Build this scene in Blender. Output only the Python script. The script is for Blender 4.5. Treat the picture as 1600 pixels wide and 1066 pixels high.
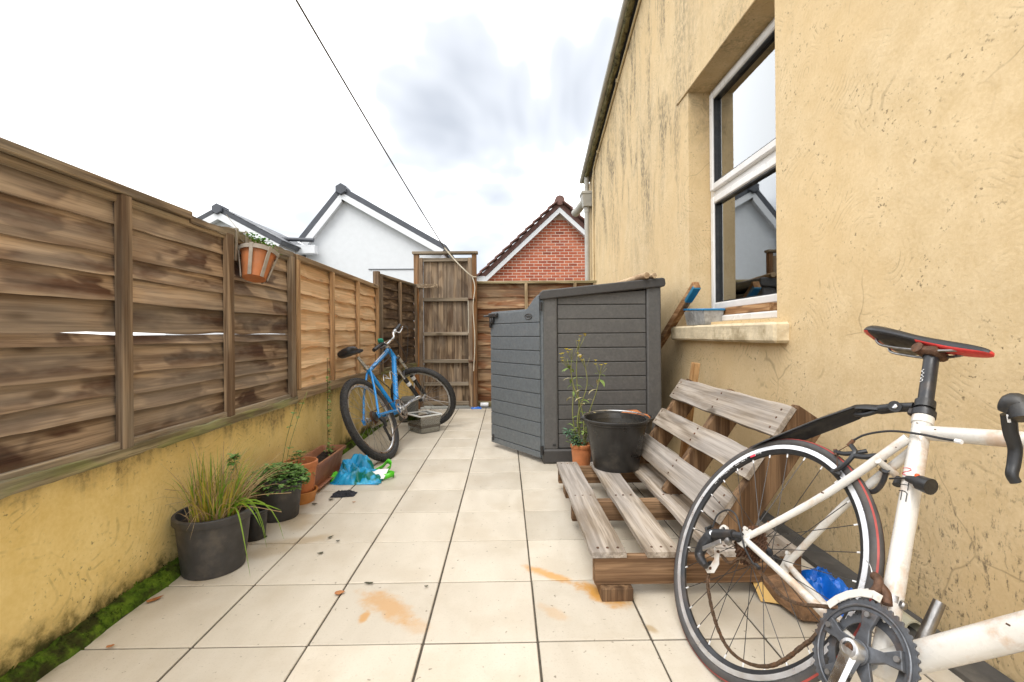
import bpy, bmesh, math, random
from mathutils import Vector, Matrix, noise as mnoise
random.seed(7)
for o in list(bpy.data.objects): bpy.data.objects.remove(o)
scene = bpy.context.scene
COL = scene.collection
V = Vector
# ------------------------------------------------------------------ camera
F, CX, CY, SHPX, ROLL, YAW, H = 725.0, 800.0, 533.0, -10.2, -0.008, 0.01317, 0.93
cam = bpy.data.cameras.new('camera'); camo = bpy.data.objects.new('camera', cam); COL.objects.link(camo)
cam.sensor_width = 36.0; cam.lens = F / 1600.0 * 36.0; cam.clip_end = 3000; cam.clip_start = 0.02
cam.shift_y = SHPX / 1600.0
camo.matrix_world = Matrix.Translation((0, 0, H)) @ Matrix.Rotation(-YAW, 4, 'Z') @ Matrix.Rotation(math.pi / 2, 4, 'X') @ Matrix.Rotation(ROLL, 4, 'Z')
scene.camera = camo
# ------------------------------------------------------------------ light and exposure
SUN_EL, SUN_AZ = math.radians(56), math.radians(205)   # azimuth clockwise from +Y
w = bpy.data.worlds.new('World'); scene.world = w; w.use_nodes = True
t = w.node_tree; t.nodes.clear()
def wn(ty, **k):
    n = t.nodes.new(ty)
    for a, b in k.items(): setattr(n, a, b)
    return n
wo = wn('ShaderNodeOutputWorld'); bg = wn('ShaderNodeBackground'); t.links.new(bg.outputs[0], wo.inputs[0])
sky = wn('ShaderNodeTexSky', sky_type='NISHITA', sun_disc=False, sun_elevation=SUN_EL, sun_rotation=SUN_AZ)
tc = wn('ShaderNodeTexCoord'); sep = wn('ShaderNodeSeparateXYZ'); t.links.new(tc.outputs['Generated'], sep.inputs[0])
ad = wn('ShaderNodeMath', operation='ADD'); t.links.new(sep.outputs[2], ad.inputs[0]); ad.inputs[1].default_value = 0.28
mx_ = wn('ShaderNodeMath', operation='MAXIMUM'); t.links.new(ad.outputs[0], mx_.inputs[0]); mx_.inputs[1].default_value = 0.12
comb = wn('ShaderNodeCombineXYZ')
for i in (0, 1):
    d = wn('ShaderNodeMath', operation='DIVIDE'); t.links.new(sep.outputs[i], d.inputs[0]); t.links.new(mx_.outputs[0], d.inputs[1]); t.links.new(d.outputs[0], comb.inputs[i])
nz = wn('ShaderNodeTexNoise'); nz.inputs['Scale'].default_value = 1.15; nz.inputs['Detail'].default_value = 4; nz.inputs['Roughness'].default_value = .56; nz.inputs['Distortion'].default_value = .5
mpw = wn('ShaderNodeMapping'); mpw.inputs['Location'].default_value = (3.65, .81, 0); t.links.new(comb.outputs[0], mpw.inputs[0]); t.links.new(mpw.outputs[0], nz.inputs['Vector'])
rp = wn('ShaderNodeValToRGB'); t.links.new(nz.outputs[0], rp.inputs[0])
rp.color_ramp.elements[0].position = .30; rp.color_ramp.elements[0].color = (.255, .268, .29, 1)
rp.color_ramp.elements[1].position = .53; rp.color_ramp.elements[1].color = (1, 1, 1, 1)
e_ = rp.color_ramp.elements.new(.41); e_.color = (.36, .372, .39, 1)
cl = wn('ShaderNodeVectorMath', operation='SCALE'); t.links.new(rp.outputs[0], cl.inputs[0]); cl.inputs['Scale'].default_value = 0.98
ns = wn('ShaderNodeVectorMath', operation='SCALE'); t.links.new(sky.outputs[0], ns.inputs[0]); ns.inputs['Scale'].default_value = 0.10
mxw = wn('ShaderNodeMix', data_type='RGBA'); mxw.inputs[0].default_value = 0.9
t.links.new(ns.outputs[0], mxw.inputs[6]); t.links.new(cl.outputs[0], mxw.inputs[7]); t.links.new(mxw.outputs[2], bg.inputs[0]); bg.inputs[1].default_value = 1.35
sun = bpy.data.lights.new('sun', 'SUN'); sun.energy = 1.0; sun.angle = math.radians(28); sun.color = (1, .965, .90)
suno = bpy.data.objects.new('sun', sun); COL.objects.link(suno)
sd = V((math.sin(SUN_AZ) * math.cos(SUN_EL), math.cos(SUN_AZ) * math.cos(SUN_EL), math.sin(SUN_EL)))
suno.rotation_euler = sd.to_track_quat('Z', 'Y').to_euler(); suno.location = sd * 20
vs = scene.view_settings; vs.view_transform = 'Standard'; vs.look = 'None'; vs.exposure = 1.08; vs.gamma = 1; vs.use_curve_mapping = False
scene.render.engine = 'CYCLES'; scene.render.resolution_x = 1024; scene.render.resolution_y = 682
scene.cycles.max_bounces = 5; scene.cycles.diffuse_bounces = 3; scene.cycles.glossy_bounces = 3; scene.cycles.transparent_max_bounces = 8; scene.cycles.caustics_reflective = False; scene.cycles.caustics_refractive = False
# ------------------------------------------------------------------ photo pixel -> ray (1600 px wide photo)
def ray(px, py):
    a = (px - CX) / F; b = (py - CY - SHPX) / F
    c, s = math.cos(ROLL), math.sin(ROLL); u = c * a + s * b; v = -s * a + c * b
    c, s = math.cos(YAW), math.sin(YAW)
    return V((c * u + s, -s * u + c, -v))
O = V((0, 0, H))
def Zp(px, py, z=0.0): d = ray(px, py); return O + d * ((z - H) / d.z)
def Xp(px, py, x): d = ray(px, py); return O + d * (x / d.x)
def Yp(px, py, y): d = ray(px, py); return O + d * (y / d.y)
# ------------------------------------------------------------------ mesh helpers
def tag(o, label=None, cat=None, group=None, kind=None):
    if label: o['label'] = label
    if cat: o['category'] = cat
    if group: o['group'] = group
    if kind: o['kind'] = kind
    return o
def empty(name, loc, label=None, cat=None, group=None, kind=None):
    o = bpy.data.objects.new(name, None); COL.objects.link(o); o.location = loc; o.empty_display_size = .05
    return tag(o, label, cat, group, kind)
def rootloc(p):
    l = V((0, 0, 0))
    while p is not None: l += V(p.location); p = p.parent
    return l
def fbm(p, s=1.0, o=4):
    return mnoise.fractal(V(p) * s, 1.0, 2.0, o)
class MB:
    def __init__(self): self.v = []; self.f = []; self.mi = []; self.cur = 0
    def add(self, vs, fs):
        n = len(self.v); self.v += [tuple(x) for x in vs]
        for f in fs: self.f.append([i + n for i in f]); self.mi.append(self.cur)
        return self
    def box(self, c, s, R=None, b=0.0):
        hx, hy, hz = s[0] / 2, s[1] / 2, s[2] / 2; c = V(c)
        T = (lambda p: c + (R @ V(p) if R else V(p)))
        if b <= 0:
            vs = [T((x * hx, y * hy, z * hz)) for x in (-1, 1) for y in (-1, 1) for z in (-1, 1)]
            return self.add(vs, [(0, 1, 3, 2), (4, 6, 7, 5), (0, 4, 5, 1), (2, 3, 7, 6), (0, 2, 6, 4), (1, 5, 7, 3)])
        b = min(b, hx * .9, hy * .9, hz * .9); vs = []; idx = {}
        for x in (-1, 1):
            for y in (-1, 1):
                for z in (-1, 1):
                    for a in range(3):
                        p = [x * (hx - b), y * (hy - b), z * (hz - b)]; p[a] = (x * hx, y * hy, z * hz)[a]
                        idx[(x, y, z, a)] = len(vs); vs.append(T(p))
        fs = []
        for a in range(3):
            o1, o2 = [i for i in range(3) if i != a]
            for s_ in (-1, 1):
                q = []
                for (p1, p2) in ((-1, -1), (1, -1), (1, 1), (-1, 1)):
                    k = [0, 0, 0]; k[a] = s_; k[o1] = p1; k[o2] = p2; q.append(idx[(*k, a)])
                fs.append(q)
            for p1 in (-1, 1):
                for p2 in (-1, 1):
                    q = []
                    for (e, ax) in ((-1, o1), (1, o1), (1, o2), (-1, o2)):
                        k = [0, 0, 0]; k[a] = e; k[o1] = p1; k[o2] = p2; q.append(idx[(*k, ax)])
                    fs.append(q)
        for x in (-1, 1):
            for y in (-1, 1):
                for z in (-1, 1): fs.append([idx[(x, y, z, a)] for a in range(3)])
        return self.add(vs, fs)
    def beam(self, p0, p1, wd, th, up=(0, 0, 1), b=0.004):
        p0, p1 = V(p0), V(p1); d = (p1 - p0); L = d.length; d.normalize(); u = V(up)
        s = d.cross(u); s.normalize(); u2 = s.cross(d)
        R = Matrix((d, s, u2)).transposed()
        return self.box((p0 + p1) / 2, (L, wd, th), R, b)
    def tube(self, pts, r, seg=8, cap=True, closed=False):
        pts = [V(p) for p in pts]; n = len(pts); rs = r if isinstance(r, (list, tuple)) else [r] * n
        T = []
        for i in range(n):
            if closed: d = pts[(i + 1) % n] - pts[i - 1]
            else: d = pts[min(i + 1, n - 1)] - pts[max(i - 1, 0)]
            T.append(d.normalized() if d.length > 1e-9 else V((0, 0, 1)))
        u = T[0].orthogonal().normalized(); vs = []
        for i in range(n):
            u = (u - T[i] * u.dot(T[i]));  u = u.normalized() if u.length > 1e-6 else T[i].orthogonal().normalized()
            w_ = T[i].cross(u)
            for k in range(seg):
                a = 2 * math.pi * k / seg; vs.append(pts[i] + (u * math.cos(a) + w_ * math.sin(a)) * rs[i])
        fs = []
        m = n if closed else n - 1
        for i in range(m):
            j = (i + 1) % n
            for k in range(seg):
                k2 = (k + 1) % seg; fs.append((i * seg + k, i * seg + k2, j * seg + k2, j * seg + k))
        if cap and not closed:
            fs.append(tuple(range(seg))[::-1]); fs.append(tuple((n - 1) * seg + k for k in range(seg)))
        return self.add(vs, fs)
    def lathe(self, prof, c=(0, 0, 0), seg=32, R=None, closed=False, wob=0):
        c = V(c); n = len(prof); vs = []
        for (r, z) in prof:
            for k in range(seg):
                a = 2 * math.pi * k / seg; rr = r * (1 + wob * math.sin(2 * a + 1))
                p = V((rr * math.cos(a), rr * math.sin(a), z)); vs.append(c + (R @ p if R else p))
        fs = []
        for i in range(n if closed else n - 1):
            j = (i + 1) % n
            for k in range(seg):
                k2 = (k + 1) % seg; fs.append((i * seg + k, i * seg + k2, j * seg + k2, j * seg + k))
        return self.add(vs, fs)
    def disc(self, r, z, c=(0, 0, 0), seg=32, R=None, amp=0):
        c = V(c); vs = []; fs = []
        rings = [1.0, .66, .33]
        for q in rings:
            for k in range(seg):
                a = 2 * math.pi * k / seg; p = V((r * q * math.cos(a), r * q * math.sin(a), z + (amp * (random.random() - .5) if q < 1 else 0))); vs.append(c + (R @ p if R else p))
        p = V((0, 0, z)); vs.append(c + (R @ p if R else p))
        for i in range(2):
            for k in range(seg):
                k2 = (k + 1) % seg; fs.append((i * seg + k, i * seg + k2, (i + 1) * seg + k2, (i + 1) * seg + k))
        for k in range(seg): fs.append((2 * seg + k, 2 * seg + (k + 1) % seg, 3 * seg))
        return self.add(vs, fs)
    def prism(self, poly, o, ax, ay, n):
        """polygon (2D) in the frame o,ax,ay, extruded by vector n"""
        o, ax, ay, n = V(o), V(ax), V(ay), V(n); k = len(poly)
        a = [o + ax * x + ay * y for x, y in poly]; b = [p + n for p in a]
        fs = [tuple(range(k)), tuple(range(2 * k - 1, k - 1, -1))] + [(i, (i + 1) % k, k + (i + 1) % k, k + i) for i in range(k)]
        return self.add(a + b, fs)
    def grid(self, fn, nu, nv):
        vs = [fn(i / nu, j / nv) for i in range(nu + 1) for j in range(nv + 1)]
        fs = [(i * (nv + 1) + j, (i + 1) * (nv + 1) + j, (i + 1) * (nv + 1) + j + 1, i * (nv + 1) + j + 1) for i in range(nu) for j in range(nv)]
        return self.add(vs, fs)
    def leaf(self, p, d, l, wd, up=(0, 0, 1), droop=.2, fold=.15):
        """a leaf of six points, folded along its midrib and drooping"""
        p, d, up = V(p), V(d).normalized(), V(up); s = d.cross(up)
        if s.length < 1e-4: s = d.orthogonal()
        s.normalize(); n = s.cross(d)
        m = p + d * l * .45 + n * droop * l * .12; t_ = p + d * l - n * droop * l * .35
        a = p + d * l * .42 + s * wd / 2 + n * fold * wd; b = p + d * l * .42 - s * wd / 2 + n * fold * wd
        a2 = p + d * l * .75 + s * wd * .36 - n * droop * l * .1 + n * fold * wd * .7; b2 = p + d * l * .75 - s * wd * .36 - n * droop * l * .1 + n * fold * wd * .7
        m2 = p + d * l * .75 - n * droop * l * .12
        return self.add([p, a, a2, t_, b2, b, m, m2], [(0, 1, 6), (0, 6, 5), (1, 2, 7, 6), (6, 7, 4, 5), (2, 3, 7), (7, 3, 4)])
    def blade(self, pts, w0):
        pts = [V(p) for p in pts]; vs = []; n = len(pts)
        for i, p in enumerate(pts):
            d = (pts[min(i + 1, n - 1)] - pts[max(i - 1, 0)]); s = d.cross(V((.3, -1, .2)));  s = s.normalized() if s.length > 1e-6 else V((1, 0, 0))
            k = w0 * (1 - (i / (n - 1)) ** 2 * .92) / 2; vs += [p + s * k, p - s * k]
        return self.add(vs, [(2 * i, 2 * i + 1, 2 * i + 3, 2 * i + 2) for i in range(n - 1)])
    def build(self, name, mat, parent=None, smooth=False, loc=None, recalc=True, bevel=0):
        L = rootloc(parent) if parent is not None else (V(loc) if loc is not None else V((0, 0, 0)))
        me = bpy.data.meshes.new(name); me.from_pydata([tuple(V(p) - L) for p in self.v], [], self.f); me.update()
        ms = mat if isinstance(mat, (list, tuple)) else [mat]
        for m in ms: me.materials.append(m)
        if len(ms) > 1: me.polygons.foreach_set('material_index', self.mi)
        if recalc:
            bm = bmesh.new(); bm.from_mesh(me); bmesh.ops.recalc_face_normals(bm, faces=bm.faces); bm.to_mesh(me); bm.free()
        if smooth:
            me.polygons.foreach_set('use_smooth', [True] * len(me.polygons))
            if smooth != 'all':
                try: me.set_sharp_from_angle(angle=math.radians(38))
                except Exception: pass
        o = bpy.data.objects.new(name, me); COL.objects.link(o)
        if parent is not None: o.parent = parent
        elif loc is not None: o.location = loc
        if bevel:
            m = o.modifiers.new('bevel', 'BEVEL'); m.width = bevel; m.segments = 2; m.limit_method = 'ANGLE'; m.angle_limit = math.radians(40)
        return o
def arc(c, r, a0, a1, n, ax, ay):
    return [V(c) + V(ax) * r * math.cos(a0 + (a1 - a0) * i / n) + V(ay) * r * math.sin(a0 + (a1 - a0) * i / n) for i in range(n + 1)]
def bez(p0, p1, p2, p3, n=12):
    p0, p1, p2, p3 = V(p0), V(p1), V(p2), V(p3); r = []
    for i in range(n + 1):
        t_ = i / n; u = 1 - t_; r.append(p0 * u ** 3 + p1 * 3 * u * u * t_ + p2 * 3 * u * t_ * t_ + p3 * t_ ** 3)
    return r
def spline(pts, n=6):
    P = [V(p) for p in pts]; P = [P[0] * 2 - P[1]] + P + [P[-1] * 2 - P[-2]]; r = []
    for i in range(1, len(P) - 2):
        for k in range(n):
            q = k / n; a, b, c, d = P[i - 1], P[i], P[i + 1], P[i + 2]
            r.append(.5 * ((2 * b) + (c - a) * q + (2 * a - 5 * b + 4 * c - d) * q * q + (3 * b - a - 3 * c + d) * q ** 3))
    r.append(P[-2]); return r
# ------------------------------------------------------------------ materials
def C(r, g, b):
    f = lambda x: (x / 255 / 12.92) if x / 255 <= .04045 else ((x / 255 + .055) / 1.055) ** 2.4
    return (f(r), f(g), f(b), 1.0)
class S:
    def __init__(self, name):
        self.m = bpy.data.materials.new(name); self.m.use_nodes = True; self.t = self.m.node_tree; self.t.nodes.clear()
        self.out = self.n('ShaderNodeOutputMaterial'); self.b = self.n('ShaderNodeBsdfPrincipled'); self.l(self.b.outputs[0], self.out.inputs[0])
    def n(self, ty, **k):
        x = self.t.nodes.new(ty)
        for a, b in k.items(): setattr(x, a, b)
        return x
    def l(self, a, b): self.t.links.new(a, b)
    def put(self, sock, v):
        if v is None: return
        if hasattr(v, 'is_output'): self.l(v, sock)
        else: sock.default_value = v
    def obj(self, rand=True):
        c = self.n('ShaderNodeTexCoord').outputs['Object']
        if rand:
            oi = self.n('ShaderNodeObjectInfo').outputs['Random']; mu = self.n('ShaderNodeVectorMath', operation='SCALE'); mu.inputs[0].default_value = (37.1, 61.7, 17.3); self.l(oi, mu.inputs['Scale'])
            return self.vm('ADD', c, mu.outputs[0])
        return c
    def rnd(self): return self.n('ShaderNodeObjectInfo').outputs['Random']
    def gen(self): return self.n('ShaderNodeTexCoord').outputs['Generated']
    def pos(self): return self.n('ShaderNodeNewGeometry').outputs['Position']
    def vm(self, op, a, b=None):
        x = self.n('ShaderNodeVectorMath', operation=op); self.put(x.inputs[0], a)
        if b is not None: self.put(x.inputs[1], b)
        return x.outputs['Value'] if op in ('LENGTH', 'DISTANCE', 'DOT_PRODUCT') else x.outputs[0]
    def mp(self, v, sc=(1, 1, 1), lo=(0, 0, 0), ro=(0, 0, 0)):
        x = self.n('ShaderNodeMapping'); self.l(v, x.inputs[0]); x.inputs['Scale'].default_value = sc; x.inputs['Location'].default_value = lo; x.inputs['Rotation'].default_value = ro; return x.outputs[0]
    def no(self, v, sc, de=4, ro=.55, di=0):
        x = self.n('ShaderNodeTexNoise'); self.l(v, x.inputs['Vector']); x.inputs['Scale'].default_value = sc; x.inputs['Detail'].default_value = de; x.inputs['Roughness'].default_value = ro; x.inputs['Distortion'].default_value = di; return x.outputs[0]
    def vo(self, v, sc, feat='F1'):
        x = self.n('ShaderNodeTexVoronoi', feature=feat); self.l(v, x.inputs['Vector']); x.inputs['Scale'].default_value = sc; return x.outputs[0]
    def ma(self, op, a, b=None, c=None, cl=False):
        x = self.n('ShaderNodeMath', operation=op, use_clamp=cl)
        for i, q in enumerate((a, b, c)):
            if q is not None: self.put(x.inputs[i], q)
        return x.outputs[0]
    def ra(self, f, *st):
        x = self.n('ShaderNodeValToRGB'); self.l(f, x.inputs[0]); e = x.color_ramp.elements
        for i, (p, c) in enumerate(st):
            q = e[i] if i < 2 else e.new(p)
            q.position = p; q.color = c if isinstance(c, tuple) else (c, c, c, 1)
        return x.outputs[0]
    def rg(self, f, a, b, c=0.0, d=1.0):
        x = self.n('ShaderNodeMapRange', clamp=True, interpolation_type='SMOOTHSTEP'); self.l(f, x.inputs[0])
        for i, q in enumerate((a, b, c, d)): x.inputs[i + 1].default_value = q
        return x.outputs[0]
    def mx(self, f, a, b, bl='MIX'):
        x = self.n('ShaderNodeMix', data_type='RGBA', blend_type=bl); self.put(x.inputs[0], f); self.put(x.inputs[6], a); self.put(x.inputs[7], b); return x.outputs[2]
    def xyz(self, v, i):
        x = self.n('ShaderNodeSeparateXYZ'); self.l(v, x.inputs[0]); return x.outputs[i]
    def bump(self, h, st=.3, di=.01, nrm=None):
        x = self.n('ShaderNodeBump'); x.inputs['Strength'].default_value = st; x.inputs['Distance'].default_value = di; self.l(h, x.inputs['Height'])
        if nrm is not None: self.l(nrm, x.inputs['Normal'])
        return x.outputs[0]
    def done(self, col=None, rough=None, nrm=None, metal=None, spec=None, **kw):
        b = self.b.inputs
        self.put(b['Base Color'], col); self.put(b['Roughness'], rough); self.put(b['Metallic'], metal); self.put(b['Specular IOR Level'], spec)
        if nrm is not None: self.l(nrm, b['Normal'])
        for k, v in kw.items(): self.put(b[k], v)
        return self.m
def plain(name, col, rough=.5, metal=0, var=.12, sc=30, bump=.05, dirt=None, dirtamt=.5, spec=.5, bd=.002, rand=True, **kw):
    s = S(name); v = s.obj(rand); f = s.no(v, sc, 5)
    d = tuple(x * (1 - var) for x in col[:3]) + (1,); u = tuple(min(1, x * (1 + var)) for x in col[:3]) + (1,)
    c = s.ra(f, (.3, d), (.7, u))
    if dirt:
        g = s.rg(s.no(v, sc * .35, 7, .65), .5, .68, 0, dirtamt); c = s.mx(g, c, dirt)
    r = s.rg(s.no(v, sc * .6, 4), .3, .7, max(.03, rough - .1), min(1, rough + .12))
    return s.done(c, r, s.bump(s.no(v, sc * 3, 4), bump * 4, bd), metal, spec, **kw)
def wood(name, light, dark, ax=1, patch=None, patchamt=.7, grey=None, greyamt=0.5, rough=.85, bump=.5, gs=1.0, vary=.25, gcoord=None, knots=True):
    """ax is the grain axis"""
    s = S(name); v = s.obj()
    k = [48 * gs] * 3; k[ax] = 1.3 * gs; k2 = [11 * gs] * 3; k2[ax] = .8 * gs
    fine = s.no(s.mp(v, tuple(k)), 1, 4, .65, .25); broad = s.no(s.mp(v, tuple(k2)), 1, 1.5, .5, .25)
    rings = s.ma('SINE', s.ma('MULTIPLY', broad, 26.0)); rings = s.rg(rings, -.4, 1, 0, 1)
    g = s.ma('ADD', s.ma('MULTIPLY', fine, .72), s.ma('MULTIPLY', rings, .15))
    c = s.ra(g, (.33, dark), (.54, light)); kf = [150 * gs] * 3; kf[ax] = 2.6 * gs; hair = s.no(s.mp(v, tuple(kf), (7, 7, 7)), 1, 3, .7); c = s.mx(s.rg(hair, .50, .66, 0, .6), c, tuple(x * .62 for x in dark[:3]) + (1,))
    if patch:
        k3 = [8.0] * 3; k3[ax] = 3.0
        pm = s.rg(s.no(s.mp(v, tuple(k3)), 1, 3, .5, .5), .46, .545, 0, patchamt)
        if gcoord is not None:
            gz = s.xyz(s.gen(), gcoord); cen = s.rg(s.ma('ABSOLUTE', s.ma('SUBTRACT', gz, .42)), .16, .44, 1, 0); pm = s.ma('MULTIPLY', pm, cen)
        c = s.mx(pm, c, s.mx(s.rg(fine, .35, .65), patch, tuple(x * 2.1 for x in patch[:3]) + (1,)))
    if grey:
        k4 = [5.0] * 3; k4[ax] = 1.4
        c = s.mx(s.rg(s.no(s.mp(v, tuple(k4), (4, 4, 4)), 1, 5, .6), .4, .62, 0, greyamt), c, s.mx(s.rg(fine, .3, .7), tuple(x * .55 for x in grey[:3]) + (1,), grey))
    if knots:
        kk = [7.5] * 3; kk[ax] = 2.6
        kd = s.vo(s.mp(v, tuple(kk)), 1); c = s.mx(s.rg(kd, .06, .17, .8, 0), c, tuple(x * .45 for x in dark[:3]) + (1,))
    hv = s.n('ShaderNodeHueSaturation'); s.put(hv.inputs['Value'], s.ma('ADD', s.ma('MULTIPLY', s.rnd(), vary * 2), 1 - vary)); s.l(c, hv.inputs['Color'])
    n1 = s.bump(s.ma('SUBTRACT', g, s.ma('MULTIPLY', hair, .6)), bump, .004)
    return s.done(hv.outputs[0], s.rg(fine, .3, .7, rough - .1, min(1, rough + .1)), n1, 0, .25)
M = {}
# ---- patio tile, grout
def blob(s, v, c, ang, sx, sy, nz, amt=.55):
    """soft stain with a ragged edge, at a place on the ground"""
    d = s.mp(s.vm('SUBTRACT', v, tuple(c)), (1 / sx, 1 / sy, 0), (0, 0, 0), (0, 0, 0)) if ang == 0 else s.vm('MULTIPLY', s.mp(s.vm('SUBTRACT', v, tuple(c)), (1, 1, 0), (0, 0, 0), (0, 0, -ang)), (1 / sx, 1 / sy, 0))
    q = s.ma('ADD', s.vm('LENGTH', d), s.ma('MULTIPLY', s.ma('SUBTRACT', nz, .5), 1.5)); return s.rg(q, .35, 1.05, amt, 0)
def m_tile():
    s = S('patio tile'); v = s.pos(); o = s.obj()
    f = s.no(s.mp(o, (9, 3, 3)), 1, 6, .6, .6); sp = s.no(v, 160, 3, .7); big = s.no(v, 1.7, 4)
    c = s.ra(f, (.25, (.53, .475, .385, 1)), (.75, (.615, .56, .47, 1)))
    c = s.mx(s.rg(sp, .54, .72, 0, .30), c, (.33, .27, .19, 1))
    c = s.mx(s.rg(s.no(v, 3.1, 5, .65), .44, .66, 0, .42), c, (.47, .40, .30, 1))
    n1 = s.no(v, 17, 6, .65); n2 = s.no(s.mp(v, (1, 1, 1), (5, 3, 0)), 9, 6, .6); streak = s.no(s.mp(v, (1, 1, 1), (0, 0, 0), (0, 0, .9)), 30, 4)
    RUST = (.56, .27, .045, 1); MUD = (.36, .25, .12, 1)
    def seg(a, b):
        a, b = Zp(*a), Zp(*b); return (a + b) / 2, math.atan2(b.y - a.y, b.x - a.x), (b - a).length / 2
    for a, b, wd, am in (((570, 925), (645, 972), .038, .62), ((820, 885), (905, 915), .020, .75), ((900, 910), (985, 950), .034, .95), ((840, 945), (890, 970), .02, .3), ((562, 975), (576, 955), .012, .75), ((640, 970), (665, 990), .03, .3)):
        cc, an, L = seg(a, b); c = s.mx(blob(s, v, cc, an, L * 1.25, wd * 1.7, n1, am), c, RUST)
    for a, b, wd, am in (((400, 856), (520, 838), .04, .5), ((380, 868), (470, 855), .05, .42), ((455, 800), (470, 830), .06, .4), ((1005, 975), (1030, 990), .015, .7), ((930, 925), (1010, 940), .05, .35), ((380, 855), (300, 915), .03, .35)):
        cc, an, L = seg(a, b); c = s.mx(blob(s, v, cc, an, L * 1.2, wd * 1.5, n2, am), c, MUD)
    # grime gathering against the left wall and, mildly, at the far end
    x = s.xyz(v, 0); c = s.mx(s.ma('MULTIPLY', s.rg(x, -1.22, -1.30, 0, 1), s.rg(n2, .35, .7, .1, .8)), c, (.20, .17, .09, 1))
    y = s.xyz(v, 1); c = s.mx(s.ma('MULTIPLY', s.rg(y, 3.0, 6.0, 0, .7), s.rg(s.no(v, 2.4, 5), .3, .75)), c, (.42, .37, .29, 1))
    c = s.mx(s.rg(s.no(v, 52, 3, .55), .665, .735, 0, .75), c, (.16, .13, .09, 1))
    hv = s.n('ShaderNodeHueSaturation'); s.put(hv.inputs['Value'], s.ma('ADD', s.ma('MULTIPLY', s.rnd(), .15), .92)); s.l(c, hv.inputs['Color'])
    return s.done(hv.outputs[0], s.rg(f, .3, .7, .38, .6), s.bump(s.no(v, 70, 5), .12, .002), 0, .35)
M['tile'] = m_tile()
M['grout'] = plain('grout', (.075, .062, .045, 1), .95, var=.4, sc=40)
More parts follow.
